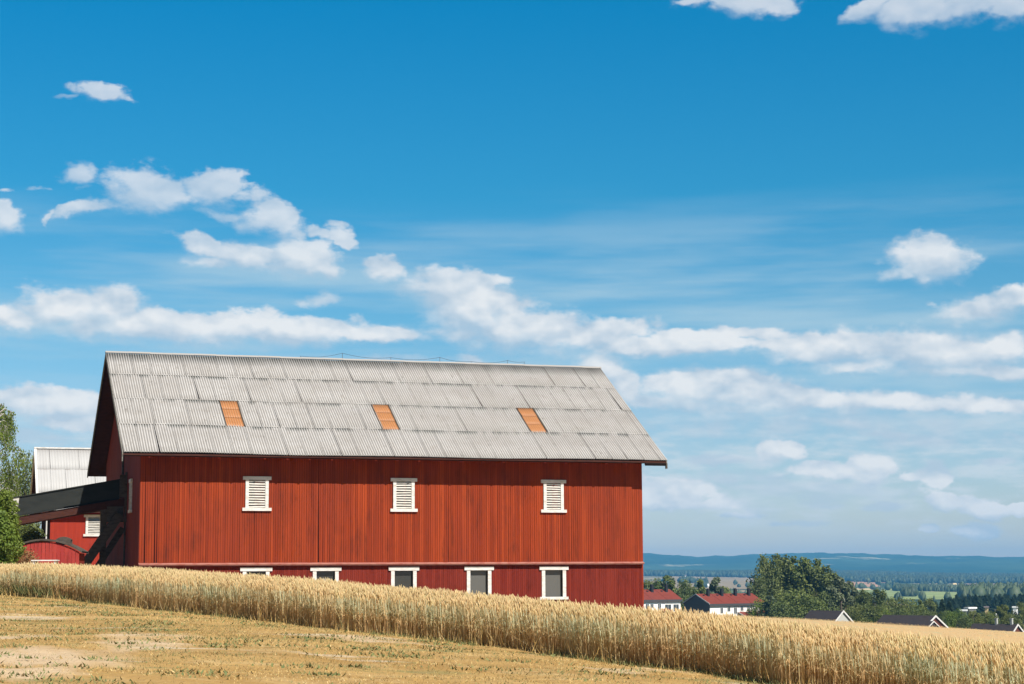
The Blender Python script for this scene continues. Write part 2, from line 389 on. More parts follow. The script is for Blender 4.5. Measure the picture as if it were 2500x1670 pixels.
# ------------------------------------------------------------------ ground
def ground_mat(g, p, out):
    geo = g.n('ShaderNodeNewGeometry'); P = geo.outputs['Position']
    zone = g.attr('zone')          # 0 mown meadow, 1 ripe field, 2 valley
    nA = g.noise(g.scl(P, (0.16, 0.45, 1)), 1.0, 5, 0.6)
    nB = g.noise(g.scl(P, (0.9, 1.6, 1)), 1.0, 5, 0.65)
    nC = g.noise(P, 9.0, 4, 0.7)
    dry = g.mix(g.mrange(nA, 0.35, 0.65), (0.32, 0.19, 0.06), (0.44, 0.285, 0.105))
    dry = g.mix(g.mrange(nB, 0.52, 0.72, 0, 0.75), dry, (0.50, 0.36, 0.17))
    bare = g.noise(g.scl(P, (0.22, 0.5, 1)), 1.0, 3, 0.6)
    dry = g.mix(g.mrange(bare, 0.60, 0.67, 0, 0.9), dry, (0.50, 0.40, 0.27))
    dry = g.mix(g.mrange(g.attr('bare'), 0.2, 0.8, 0, 0.85), dry, g.mix(nC, (0.44, 0.32, 0.19), (0.64, 0.50, 0.34)))
    grn = g.noise(g.scl(g.vec('ADD', P, (40, 11, 0)), (0.4, 1.1, 1)), 1.0, 4, 0.6)
    dry = g.mix(g.mrange(grn, 0.57, 0.70, 0, 0.7), dry, (0.16, 0.17, 0.065))
    dry = g.mix(g.mrange(nC, 0.4, 0.75, 0, 0.45), dry, (0.20, 0.13, 0.07))
    gold = g.mix(g.noise(g.scl(P, (0.05, 0.12, 1)), 1.0, 5, 0.6), (0.40, 0.26, 0.095), (0.52, 0.36, 0.15))
    gold = g.mix(g.mrange(g.noise(g.scl(P, (0.05, 0.02, 1)), 3.0, 3), 0.6, 0.75, 0, 0.5), gold, (0.25, 0.19, 0.07))
    # valley: patchwork of fields
    vo = g.n('ShaderNodeTexVoronoi', feature='F1'); g.set(vo, 'Vector', g.scl(P, (1 / 420, 1 / 800, 0))); g.set(vo, 'Scale', 1.0)
    h = g.xyz(vo.outputs['Color'])[0]
    fld = g.ramp(h, [(0.0, (0.045, 0.07, 0.03)), (0.34, (0.20, 0.17, 0.085)), (0.5, (0.11, 0.15, 0.055)), (0.66, (0.29, 0.23, 0.12)), (0.82, (0.06, 0.085, 0.035)), (0.92, (0.17, 0.19, 0.08))], 'CONSTANT')
    fld = g.mix(g.mrange(g.noise(P, 0.004, 5, 0.65), 0.48, 0.56), fld, (0.035, 0.055, 0.028))
    c = g.mix(g.mrange(zone, 0, 1), dry, gold)
    c = g.mix(g.mrange(zone, 1, 2), c, fld)
    g.set(p, 'Base Color', c)
    bp = g.n('ShaderNodeBump'); g.set(bp, 'Height', g.math('ADD', nB, g.math('MULTIPLY', nC, 0.5))); bp.inputs['Strength'].default_value = 0.6; bp.inputs['Distance'].default_value = 0.12
    g.set(p, 'Normal', bp)
M_ground = material('ground', k=0.88, rough=0.95, spec=0.1, build=ground_mat)
BARE = []
for u_, v_, ru, rv in ((60, 1600, 1.5, 0.9), (180, 1612, 1.1, 0.7), (330, 1570, 0.9, 0.8), (420, 1556, 0.7, 0.5), (20, 1640, 0.9, 0.5), (280, 1552, 0.6, 0.6), (900, 1560, 0.8, 0.5)):
    h_ = ground_hit(u_, v_, 15, 60)
    if h_: BARE.append((h_[0], h_[1], ru, rv))
def bare_at(x, y):
    b = np.zeros(np.shape(x))
    for bx, by, ru, rv in BARE: b = np.maximum(b, 1.15 - np.sqrt(((x - bx) / ru) ** 2 + ((y - by) / (rv * 2.2)) ** 2))
    return np.clip(b + (fbm(x * 1.6 + 5, y * 1.1 + 9, 4, 0.6) - 0.5) * 1.5 * (b > 0), 0, 1)
azs = np.radians(np.unique(np.concatenate([np.arange(-180, -24, 4), np.arange(-24, 24, 0.16), np.arange(24, 180.1, 4)])))
rad = np.concatenate([[0.0], np.geomspace(2.5, 9600, 480)])
AA, RR = np.meshgrid(azs, rad)
GX, GY = RR * np.sin(AA), RR * np.cos(AA)
GZ = T(GX, GY)
nearr = RR < 70
GZ += nearr * (fbm(GX * 0.9, GY * 0.9, 4) - 0.5) * 0.10
nr, na = GX.shape
idx = np.arange(nr * na).reshape(nr, na)
zone = np.where(GY > edge(GX) - 0.3, 1.0, 0.0); zone = np.where(RR > 290, 2.0, zone); zone = np.where((GY < -10) | (RR < 15), 0.0, zone); zone = np.where((GX < -60) & (RR < 400), 2.0, zone)
ground = np_object('ground', np.c_[GX.ravel(), GY.ravel(), GZ.ravel()],
                   np.c_[idx[:-1, :-1].ravel(), idx[:-1, 1:].ravel(), idx[1:, 1:].ravel(), idx[1:, :-1].ravel()][:, ::-1],
                   M_ground, attrs={'zone': zone, 'bare': bare_at(GX, GY) * (RR < 70)}, smooth=True)
tag(ground, 'sloping ground running from the mown meadow down into the valley', kind='structure')

# ------------------------------------------------------------------ mown dry meadow grass
def grass_mat(g, p, out):
    k = g.attr('tone')
    c = g.ramp(k, [(0.0, (0.07, 0.09, 0.035)), (0.25, (0.17, 0.19, 0.07)), (0.42, (0.24, 0.17, 0.07)), (0.6, (0.45, 0.285, 0.09)), (0.8, (0.56, 0.385, 0.14)), (1.0, (0.68, 0.52, 0.26))])
    g.set(p, 'Base Color', c)
M_grass = material('dry_grass', k=0.86, rough=0.8, spec=0.15, build=grass_mat)
def blades(x, y, z, h, w, tone, lean=0.5, r=rng):
    n = len(x); a = r.random(n) * 2 * np.pi; b = r.random(n) * 2 * np.pi; l = h * lean * r.random(n)
    wx, wy = np.cos(a) * w / 2, np.sin(a) * w / 2
    v = np.stack([np.c_[x - wx, y - wy, z - 0.01], np.c_[x + wx, y + wy, z - 0.01], np.c_[x + np.cos(b) * l, y + np.sin(b) * l, z + h]], 1).reshape(-1, 3)
    return v, np.arange(3 * n).reshape(n, 3), np.repeat(tone, 3)
N = 520000
gx = rng.uniform(-20, 10, N); gy = 16 + rng.random(N) ** 0.85 * 50
k = (gy < edge(gx) + 0.15) & (np.abs(gx) < gy * 0.315 + 1); gx, gy = gx[k], gy[k]
green = fbm(gx * 0.45 + 7, gy * 1.1 + 3, 4, 0.6)
green2 = fbm(gx * 1.7 + 7, gy * 3.1 + 3, 3, 0.6)
bare = fbm(gx * 0.22 + 60, gy * 0.6 + 23, 3, 0.6)
isg = (green + (green2 - 0.5) * 0.7) > 0.70
bp_ = bare_at(gx, gy); k = ((bare < 0.64) & (bp_ < 0.3)) | (rng.random(len(gx)) < 0.22); gx, gy, green, isg, bare = gx[k], gy[k], green[k], isg[k], bare[k]
tone = np.clip(0.66 + (fbm(gx * 0.3, gy * 0.8, 4) - 0.5) * 0.8 + rng.normal(0, 0.24, len(gx)), 0.3, 1)
tone = np.where(isg, np.clip(rng.normal(0.33, 0.1, len(gx)), 0.1, 0.55), tone)
tone = tone - 0.22 * np.clip((fbm(gx * 0.25 + 90, gy * 0.5 + 14, 4, 0.6) - 0.50) * 8, 0, 1) * (~isg)
drk = (rng.random(len(gx)) < 0.10) & (green2 [:len(gx)] > 0) if False else rng.random(len(gx)) < 0.11
tone = np.where(drk, rng.uniform(0.0, 0.35, len(gx)), tone)
hh = np.where(isg, rng.uniform(0.012, 0.04, len(gx)), rng.uniform(0.008, 0.035, len(gx)))
gz = T(gx, gy) + (fbm(gx * 0.9, gy * 0.9, 4) - 0.5) * 0.10
V1, F1, A1 = blades(gx, gy, gz, hh, np.full(len(gx), 0.012), tone, 2.6)
# green fringe along the foot of the wheat
n = 16000; fx = rng.uniform(-19, 9, n); fx = fx[fbm(fx * 0.6 + 31, fx * 0 + 5, 3) > 0.47]; fy = edge(fx) - np.abs(rng.normal(0, 0.35, len(fx)))
V2, F2, A2 = blades(fx, fy, T(fx, fy), rng.uniform(0.03, 0.10, len(fx)), np.full(len(fx), 0.014), np.clip(rng.normal(0.24, 0.12, len(fx)), 0, 0.6), 0.9)
n = 15000; dx_ = rng.uniform(-19, 9, n); dy_ = edge(dx_) + rng.normal(-0.05, 0.22, n)
V4, F4, A4 = blades(dx_, dy_, T(dx_, dy_), np.abs(rng.normal(0.12, 0.12, n)) + 0.03, np.full(n, 0.010), np.clip(rng.normal(0.72, 0.2, n), 0.2, 1), 0.7)
# a darker weedy corner in the wheat's foot on the left, and a few broken straws leaning out of the stand
n = 2600; wxx = rng.normal(-13.2, 0.75, n); wyy = edge(wxx) + rng.uniform(-0.35, 0.25, n)
V5, F5, A5 = blades(wxx, wyy, T(wxx, wyy), rng.uniform(0.08, 0.42, n), np.full(n, 0.022), np.clip(rng.normal(0.2, 0.12, n), 0, 0.5), 0.8)
n = 420; wxx = rng.uniform(-18, 8, n); wyy = edge(wxx) + rng.uniform(-0.25, 0.1, n)
V6, F6, A6 = blades(wxx, wyy, T(wxx, wyy), rng.uniform(0.2, 0.6, n), np.full(n, 0.012), np.full(n, 0.97), 1.6)
# leafy weeds
W = []; 
for _ in range(420):
    cx = rng.uniform(-16, 8); cy_ = rng.uniform(20, 46)
    if cy_ > edge(np.array([cx]))[0] - 0.4: continue
    m_ = rng.integers(18, 60); s_ = rng.uniform(0.08, 0.3)
    W.append((rng.normal(cx, s_ * 1.6, m_), rng.normal(cy_, s_, m_)))
wx_ = np.concatenate([q[0] for q in W]); wy_ = np.concatenate([q[1] for q in W])
V3, F3, A3 = blades(wx_, wy_, T(wx_, wy_) + 0.02, rng.uniform(0.012, 0.045, len(wx_)), rng.uniform(0.02, 0.045, len(wx_)), np.clip(rng.normal(0.24, 0.1, len(wx_)), 0, 0.5), 2.2)
mg = np_object('mown_grass', np.r_[V1, V2, V3, V4, V5, V6], np.concatenate([f_ + o_ for f_, o_ in zip((F1, F2, F3, F4, F5, F6), np.cumsum([0, len(V1), len(V2), len(V3), len(V4), len(V5)]))]), M_grass, attrs={'tone': np.r_[A1, A2, A3, A4, A5, A6]})
tag(mg, 'short dry mown grass with green weeds in front of the wheat', 'grass', kind='stuff')

# ------------------------------------------------------------------ wheat
def wheat_mat(g, p, out):
    h = g.attr('hgt'); t = g.attr('tone')
    geo = g.n('ShaderNodeNewGeometry')
    pn = g.noise(g.scl(geo.outputs['Position'], (0.5, 0.5, 0.5)), 1.0, 4, 0.6)
    ripe = g.ramp(h, [(0.0, (0.62, 0.38, 0.18)), (0.3, (0.76, 0.50, 0.24)), (0.55, (0.76, 0.58, 0.31)), (0.8, (0.76, 0.64, 0.38)), (0.86, (0.80, 0.60, 0.32)), (1.0, (0.85, 0.67, 0.38))])
    grn = g.ramp(h, [(0.0, (0.54, 0.38, 0.18)), (0.3, (0.62, 0.50, 0.25)), (0.5, (0.56, 0.60, 0.37)), (0.82, (0.62, 0.70, 0.50)), (0.87, (0.76, 0.64, 0.34)), (1.0, (0.82, 0.69, 0.38))])
    c = g.mix(g.mrange(g.math('ADD', t, g.math('MULTIPLY', g.math('SUBTRACT', pn, 0.5), 1.6)), 0.40, 0.72), ripe, grn)
    c = g.mix(g.math('MULTIPLY', g.math('FRACT', g.math('MULTIPLY', t, 37.0)), 0.35), c, (0.36, 0.23, 0.11))
    g.set(p, 'Base Color', c)
    tr = g.n('ShaderNodeBsdfTranslucent'); g.set(tr, 'Color', c)
    mx = g.n('ShaderNodeMixShader'); mx.inputs[0].default_value = 0.5
    g.t.links.new(p.outputs[0], mx.inputs[1]); g.t.links.new(tr.outputs[0], mx.inputs[2]); g.t.links.new(mx.outputs[0], out.inputs[0])
M_wheat = material('wheat', k=1.07, rough=0.75, spec=0.2, build=wheat_mat)
def wheat(x, y, zg, H, lo, r=rng, lod=0, sw=0.006, hw=0.0075):
    """stems from fraction lo of their height up, each with an ear; returns verts, quads, hgt, tone"""
    n = len(x); tone = r.random(n)
    la = np.pi + r.normal(0.0, 0.9, n); lean = np.abs(r.normal(0.07, 0.05, n)) * H       # leaning mostly to the left
    ca, sa = np.cos(la), np.sin(la); o = r.random(n) * np.pi; wx, wy = np.cos(o), np.sin(o)
    P = lambda t: np.c_[x + ca * lean * t ** 2, y + sa * lean * t ** 2, zg + H * t]
    Wd = np.c_[wx, wy, 0 * wx]
    vs = []; fs = []; hs = []; k = 0
    ts = [lo, 0.5 + lo / 2 if lo < 0.5 else None, 0.88]; ts = [q for q in ts if q is not None]
    rows = [np.stack([P(t) - Wd * sw / 2, P(t) + Wd * sw / 2], 1) for t in ts]            # (n,2,3)
    S = np.stack(rows, 1); m = len(ts); vs.append(S.reshape(-1, 3)); hs.append(np.tile(np.repeat(ts, 2), n))
    base = np.arange(n)[:, None] * (2 * m)
    for q in range(m - 1): fs.append(base + np.array([2 * q, 2 * q + 1, 2 * q + 3, 2 * q + 2]) + k)
    k += n * 2 * m
    # ear: four-sided spindle drooping with the stem
    e0 = P(0.87); dirv_ = P(1.0) - P(0.87); dirv_ += np.c_[ca, sa, 0 * ca] * 0.03 * r.random(n)[:, None]
    L = np.linalg.norm(dirv_, axis=1, keepdims=True); dirv_ = dirv_ / L; el_ = 0.075 + 0.035 * r.random((n, 1))
    U1 = Wd * hw; U2 = np.cross(dirv_, Wd) * hw
    prof = [(0.0, 0.35), (0.3, 1.0), (0.75, 0.85), (1.0, 0.15)] if lod == 0 else [(0.0, 0.4), (0.5, 1.05), (1.0, 0.15)]
    E = np.stack([np.stack([e0 + dirv_ * el_ * t + (U1 * cx_ + U2 * cy_) * s_ for cx_, cy_ in ((1, 0), (0, 1), (-1, 0), (0, -1))], 1) for t, s_ in prof], 1)
    m = len(prof); vs.append(E.reshape(-1, 3)); hs.append(np.tile(np.repeat([0.88 + 0.12 * t for t, _ in prof], 4), n))
    base = np.arange(n)[:, None] * (4 * m)
    for q in range(m - 1):
        for s_ in range(4): fs.append(base + np.array([4 * q + s_, 4 * q + (s_ + 1) % 4, 4 * q + 4 + (s_ + 1) % 4, 4 * q + 4 + s_]) + k)
    k += n * 4 * m
    tn = [np.repeat(tone, 2 * len(ts)), np.repeat(tone, 4 * m)]
    if lod == 0:      # two withered leaves per stem
        for tl in (0.35, 0.62):
            a2 = r.random(n) * 2 * np.pi; ll = r.uniform(0.08, 0.2, n); t0 = P(tl + r.uniform(-.1, .1, n)[:, None][:, 0][0])
            D = np.c_[np.cos(a2) * ll, np.sin(a2) * ll, ll * r.uniform(-0.2, 0.9, n)]; pw = np.c_[-np.sin(a2), np.cos(a2), 0 * a2] * 0.005
            mid = t0 + D * 0.6; tip = t0 + D; tip[:, 2] -= ll * 0.6
            Q = np.stack([t0 - pw, t0 + pw, mid + pw, mid - pw, tip], 1); vs.append(Q.reshape(-1, 3)); hs.append(np.full(n * 5, tl))
            base = np.arange(n)[:, None] * 5; fs.append(base + np.array([0, 1, 2, 3]) + k); fs.append(base + np.array([3, 2, 4, 4]) + k)
            tn.append(np.repeat(tone, 5)); k += n * 5
    F = np.concatenate(fs)
    return np.concatenate(vs), F, np.concatenate(hs), np.concatenate(tn)
def barn_back(x):   # far limit of the wheat: a few metres short of the barn, then the crest of the slope
    return np.where(x < -18, 80.0, np.where(x < 8.5, 82 + (x + 18) * 0.32, np.interp(x, [8.5, 11, 14, 30, 60, 120], [92, 150, 205, 206, 206, 200])))
parts = []
def add_wheat(n, xr, depth0, depth1, lo, lod, dens_fade=False, sw=0.006, hw=0.0075, near_only=None):
    x = rng.uniform(xr[0], xr[1], n); dd = rng.uniform(depth0, depth1, n)
    y = edge(x) + dd
    k = (y < barn_back(x)) & (np.abs(x) < y * 0.36 + 3) & (y > 10)
    x, y, dd = x[k], y[k], dd[k]
    H = 0.86 + (fbm(x * 0.4, y * 0.4, 3) - 0.5) * 0.16 + np.clip(rng.normal(0, 0.06, len(x)), -0.2, 0.13) - np.clip(0.35 - dd, 0, 0.35) * 0.3
    parts.append(wheat(x, y, T(x, y), H, lo, lod=lod, sw=sw, hw=hw))
add_wheat(22000, (-20, 10), 0.0, 1.5, 0.0, 0, sw=0.009, hw=0.009)
add_wheat(5000, (-20, 10), -0.3, 0.15, 0.0, 0, sw=0.008, hw=0.008)
add_wheat(27000, (-20, 10), 1.3, 4.0, 0.3, 1, sw=0.008, hw=0.009)
add_wheat(90000, (-24, 16), 3.5, 14, 0.62, 1)
add_wheat(60000, (-30, 26), 14, 50, 0.72, 1, sw=0.008, hw=0.009)
add_wheat(60000, (8, 70), 40, 200, 0.88, 1, sw=0.010, hw=0.012)
ofs = 0; VV = []; FF = []; HH = []; TT_ = []
for v_, f_, h_, t_ in parts:
    VV.append(v_); FF.append(f_ + ofs); HH.append(h_); TT_.append(t_); ofs += len(v_)
# closed canopy of ears under the tallest ones, so the stand is solid away from its edge
cxs = np.arange(-45, 100.1, 0.5); cts = np.concatenate([np.linspace(0, 1, 60) ** 2.2])
CX = np.repeat(cxs[:, None], len(cts), 1); e_ = edge(cxs)[:, None] + 2.2; bk = np.maximum(barn_back(cxs)[:, None], e_ + 1)
CY = e_ + (bk - e_) * cts[None]
CZ = T(CX, CY) + 0.74 + (fbm(CX * 2, CY * 2, 3) - 0.5) * 0.12 - np.clip(0.5 - (CY - e_), 0, 0.5) * 0.7 - 0.1 * np.exp(-(CY - e_) / 8)
ii = np.arange(CX.size).reshape(CX.shape)
F_c = np.c_[ii[:-1, :-1].ravel(), ii[1:, :-1].ravel(), ii[1:, 1:].ravel(), ii[:-1, 1:].ravel()]
VV.append(np.c_[CX.ravel(), CY.ravel(), CZ.ravel()]); FF.append(F_c + ofs); HH.append(np.full(CX.size, 0.5)); TT_.append(rng.random(CX.size) * 0.6)
F_all = np.concatenate(FF); tri = F_all[:, 2] == F_all[:, 3]
wh = np_object('wheat_field', np.concatenate(VV), [F_all[~tri], F_all[tri][:, :3]], M_wheat, attrs={'hgt': np.concatenate(HH), 'tone': np.concatenate(TT_)})
tag(wh, 'standing ripe wheat between the mown meadow and the barn', 'wheat', kind='stuff')
print('wheat faces', len(F_all))

# ------------------------------------------------------------------ building materials
def board_paint(cols, dirt, fade=(0.5, 0.12, 0.07), zdir=True):
    def b(g, p, out):
        tcn = g.n('ShaderNodeTexCoord'); P = tcn.outputs['Object']; r = g.attr('rnd')
        n1 = g.noise(g.scl(P, (0.35, 0.35, 0.16)), 1.0, 4, 0.6)
        n2 = g.noise(g.scl(P, (7.0, 7.0, 0.35)), 1.0, 4, 0.65)
        n3 = g.noise(g.scl(P, (30.0, 30.0, 2.5)), 1.0, 3, 0.6)
        n4 = g.noise(g.scl(P, (1.2, 1.2, 0.5)), 1.0, 5, 0.65)
        c = g.ramp(r, [(0.0, cols[0]), (0.5, cols[1]), (1.0, cols[2])])
        c = g.mix(g.mrange(n1, 0.40, 0.62, 0, 0.6), c, fade)
        c = g.mix(g.mrange(n2, 0.50, 0.72, 0, 0.48), c, dirt)
        c = g.mix(g.math('MULTIPLY', g.mrange(n4, 0.50, 0.70), g.mrange(n2, 0.40, 0.6, 0.2, 0.75)), c, dirt)
        c = g.mix(g.mrange(n3, 0.62, 0.8, 0, 0.45), c, (dirt[0] * 0.5, dirt[1] * 0.6, dirt[2] * 0.7))
        g.set(p, 'Base Color', c)
        bp = g.n('ShaderNodeBump'); g.set(bp, 'Height', g.math('ADD', n2, n3)); bp.inputs['Strength'].default_value = 0.35; bp.inputs['Distance'].default_value = 0.01
        g.set(p, 'Normal', bp)
    return b
M_red = material(k=0.60, name='red_board_paint', rough=0.8, spec=0.12, build=board_paint([(0.30, 0.040, 0.010), (0.38, 0.054, 0.013), (0.46, 0.071, 0.017)], (0.13, 0.025, 0.011), (0.28, 0.043, 0.018)))
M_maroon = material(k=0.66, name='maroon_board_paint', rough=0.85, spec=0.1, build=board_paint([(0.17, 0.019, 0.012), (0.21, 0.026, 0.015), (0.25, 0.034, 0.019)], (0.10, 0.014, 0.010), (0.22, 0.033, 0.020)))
M_farred = material(k=0.75, name='clean_red_paint', rough=0.8, spec=0.1, build=board_paint([(0.30, 0.030, 0.015), (0.33, 0.035, 0.018), (0.36, 0.04, 0.02)], (0.24, 0.025, 0.016), (0.32, 0.038, 0.022)))
M_back = material('backing_and_gable_shade', (0.018, 0.005, 0.004), 0.95, 0.05)  # board backing; on the small building's gable it carries the shade
def _dirtywhite(a, b, s=2.0):
    def f(g, p, out):
        tcn = g.n('ShaderNodeTexCoord'); P = tcn.outputs['Object']
        n = g.noise(g.scl(P, (s, s, s * 3)), 1.6, 5, 0.65)
        g.set(p, 'Base Color', g.mix(g.mrange(n, 0.45, 0.72), a, b))
    return f
M_white = material('white_trim_paint', rough=0.6, spec=0.2, build=_dirtywhite((0.55, 0.535, 0.51), (0.38, 0.35, 0.30)))
M_louvre = material('louvre_paint', rough=0.7, spec=0.15, build=_dirtywhite((0.43, 0.41, 0.37), (0.30, 0.27, 0.21), 3.0))
M_black = material('unlit_inside_black', (0.012, 0.011, 0.010), 0.9, 0.1)
M_darkwood = material('dark_weathered_wood', rough=0.9, spec=0.1, build=_dirtywhite((0.075, 0.062, 0.050), (0.035, 0.028, 0.022)))
M_soffit = material('dark_soffit_boards', rough=0.9, spec=0.05, build=_dirtywhite((0.055, 0.022, 0.016), (0.03, 0.014, 0.012)))
M_eaveshadow = material('eave_shadow_black', (0.012, 0.009, 0.008), 0.9, 0.05)  # near-black: the roof sheets' shadow at the eave put into the colour
M_barge = material('grey_bargeboard', rough=0.8, spec=0.15, build=_dirtywhite((0.16, 0.15, 0.13), (0.08, 0.075, 0.065)))
M_rampboard = material('grey_green_ramp_board', rough=0.8, spec=0.15, build=_dirtywhite((0.020, 0.022, 0.020), (0.012, 0.014, 0.013), 0.8))
M_metal = material('bare_metal', (0.45, 0.45, 0.44), 0.5, 0.5)
M_wire = material('dark_wire', (0.05, 0.05, 0.055), 0.6, 0.4)
M_glass = material('dusty_dark_glass', (0.030, 0.030, 0.026), 0.18, 0.6)
M_paleglass = material('dusty_grey_glass', (0.085, 0.083, 0.075), 0.3, 0.5)
def _roofsheet(g, p, out):
    tcn = g.n('ShaderNodeTexCoord'); P = tcn.outputs['Object']
    r = g.attr('rnd'); gr = g.attr('groove'); lap = g.attr('lap')           # lap: metres down the slope from the sheet above
    n1 = g.noise(g.scl(P, (0.5, 0.5, 0.5)), 1.0, 4, 0.6); n2 = g.noise(g.scl(P, (3, 3, 3)), 1.0, 5, 0.65)
    n3 = g.noise(g.scl(P, (1.1, 0.15, 0.15)), 1.0, 4, 0.7); n4 = g.noise(g.scl(P, (14, 1.2, 1.2)), 1.0, 3, 0.6)
    c = g.mix(g.mrange(n1, 0.35, 0.65), (0.325, 0.310, 0.292), (0.38, 0.368, 0.352))
    c = g.mix(g.mrange(r, 0, 1, 0.0, 0.13), c, (0.26, 0.24, 0.21))
    c = g.mix(g.mrange(n2, 0.50, 0.72, 0, 0.35), c, (0.27, 0.24, 0.20))
    c = g.mix(g.mrange(gr, 0.75, 0.1, 0, 0.75), c, (0.12, 0.11, 0.10))       # shade painted into the troughs for stronger corrugation contrast
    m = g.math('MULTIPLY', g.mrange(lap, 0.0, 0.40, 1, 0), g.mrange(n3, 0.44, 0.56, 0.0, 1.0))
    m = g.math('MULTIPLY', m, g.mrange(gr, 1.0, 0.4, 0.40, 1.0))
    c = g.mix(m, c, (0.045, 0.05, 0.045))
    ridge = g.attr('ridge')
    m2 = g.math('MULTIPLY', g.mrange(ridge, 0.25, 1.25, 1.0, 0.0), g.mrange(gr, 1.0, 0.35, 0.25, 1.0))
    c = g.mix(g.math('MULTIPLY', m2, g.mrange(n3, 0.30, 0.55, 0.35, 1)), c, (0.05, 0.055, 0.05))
    st = g.math('MULTIPLY', g.mrange(n4, 0.57, 0.70), g.mrange(n2, 0.45, 0.6))
    c = g.mix(g.math('MULTIPLY', st, 0.75), c, (0.12, 0.11, 0.10))
    g.set(p, 'Base Color', c)
M_roof = material('fibre_cement_roof', rough=0.85, spec=0.2, build=_roofsheet)
def _orange(g, p, out):
    tcn = g.n('ShaderNodeTexCoord'); n = g.noise(tcn.outputs['Object'], 3.0, 4, 0.6)
    c = g.mix(g.mrange(n, 0.4, 0.7), (0.33, 0.165, 0.070), (0.28, 0.14, 0.062))
    c = g.mix(g.mrange(g.attr('groove'), 0.8, 0.0, 0, 0.6), c, (0.34, 0.11, 0.03))
    g.set(p, 'Base Color', c)
M_orange = material('orange_plastic_sheet', rough=0.5, spec=0.35, build=_orange)

# ------------------------------------------------------------------ building helpers
def board_wall(mb, x0, x1, zlo, zhi, pitch, plane=0.0, nrm=-1, axis='x', depth=0.022, gap=0.008, rot=True):
    """vertical boards standing proud of the plane; zlo / zhi are functions of the position along the wall"""
    n = max(1, int(round((x1 - x0) / pitch))); pw = (x1 - x0) / n
    for i in range(n):
        a, b = x0 + i * pw + gap / 2, x0 + (i + 1) * pw - gap / 2
        d = depth * random.uniform(0.6, 1.0); r = random.random()
        dl = random.uniform(-0.004, 0.004) if rot else 0
        g2 = 0.0
        if rot and random.random() < 0.03: g2 = random.uniform(0.01, 0.035)          # a warped board leaves a wedge-shaped gap at its foot
        za0, za1 = zlo(a), zlo(b); zb0, zb1 = zhi(a), zhi(b)
        za0 += random.uniform(0, 0.015) if rot else 0
        pts = [(a + dl + g2, za0), (b + dl, za0 if rot else za1), (b, zb1), (a, zb0)]
        if rot and random.random() < 0.012: pts[0] = (a + pw * 0.45, za0); 
        q = lambda s, z, dd: (s, plane + nrm * dd, z) if axis == 'x' else (plane + nrm * dd, s, z)
        vs = [q(s, z, 0) for s, z in pts] + [q(s, z, d) for s, z in pts]
        mb.add(vs, [(4, 5, 6, 7), (0, 1, 5, 4), (1, 2, 6, 5), (3, 0, 4, 7), (2, 3, 7, 6)], r)

def corrugated(name, mat, parent, x0, x1, slope_pt, rows, sheet_w, ncor, amp, offsets, skip=None, seg=6, seed=1, ridge0=0.0, reach=0.15):
    """corrugated sheets in overlapping rows. slope_pt(x, s) -> (point, normal), s = metres down the slope from the ridge"""
    rr = np.random.default_rng(seed)
    V = []; Fq = []; gro = []; lap = []; rid = []; rn = []; k = 0
    for ri, (s0, s1) in enumerate(rows):
        x = offsets[ri] - sheet_w * 3
        while x < x1:
            xa, xb = x, x + sheet_w; x += sheet_w
            if xb <= x0 + 0.02 or xa >= x1 - 0.02: continue
            if skip and any(ri == q[0] and abs((xa + xb) / 2 - q[1]) < sheet_w * 0.5 for q in skip): continue
            ca, cb = max(xa, x0), min(xb, x1)
            n = max(3, int(round(ncor * seg * (cb - ca) / sheet_w)))
            xs = np.linspace(ca, cb, n + 1)
            ph = (xs - xa) / sheet_w * ncor
            wave = 0.5 + 0.5 * np.cos(2 * np.pi * ph)
            lift = rr.uniform(0, 0.012); shift = rr.normal(0, 0.006); skew = rr.normal(0, 0.008) + (rr.random() < 0.45) * rr.uniform(0.005, 0.04)
            r = rr.random(); mid = (ca + cb) / 2
            ss = [s0 - (reach if ri else 0), s0 + 0.001, (s0 + s1) / 2, s1]
            up = [0.0, 0.010, 0.016 + lift * 0.5, 0.024 + lift]
            vv = []
            for si, (s, u_) in enumerate(zip(ss, up)):
                t = (s - s0) / (s1 - s0)
                xx = mid + (xs - mid) * 0.990 + shift + skew * t
                base, nrm, dwn = slope_pt(xx, s)
                vv.append(base + nrm * (amp * wave + u_)[:, None])
            base, nrm, dwn = slope_pt(mid + (xs - mid) * 0.990 + shift + skew, s1)
            vv.append(base + nrm * (amp * wave + up[-1] - 0.012)[:, None])     # the cut lower edge
            m = n + 1; V.append(np.concatenate(vv))
            for q in range(4):
                i = np.arange(n) + q * m
                Fq.append(np.c_[i, i + 1, i + 1 + m, i + m][:, ::-1] + k); rn.append(np.full(n, r))
            gro.append(np.tile(wave, 5)); lap.append(np.repeat([0, 0, (s1 - s0) / 2, s1 - s0, s1 - s0], m)); 
            if ri == 0: lap[-1] = np.full(5 * m, 9.0)
            rid.append(np.repeat([s + ridge0 for s in ss] + [s1 + ridge0], m))
            k += 5 * m
    o = np_object(name, np.concatenate(V), np.concatenate(Fq), mat, parent, attrs={'groove': np.concatenate(gro), 'lap': np.concatenate(lap), 'ridge': np.concatenate(rid)}, fattrs={'rnd': np.concatenate(rn)}, smooth=False)
    return o

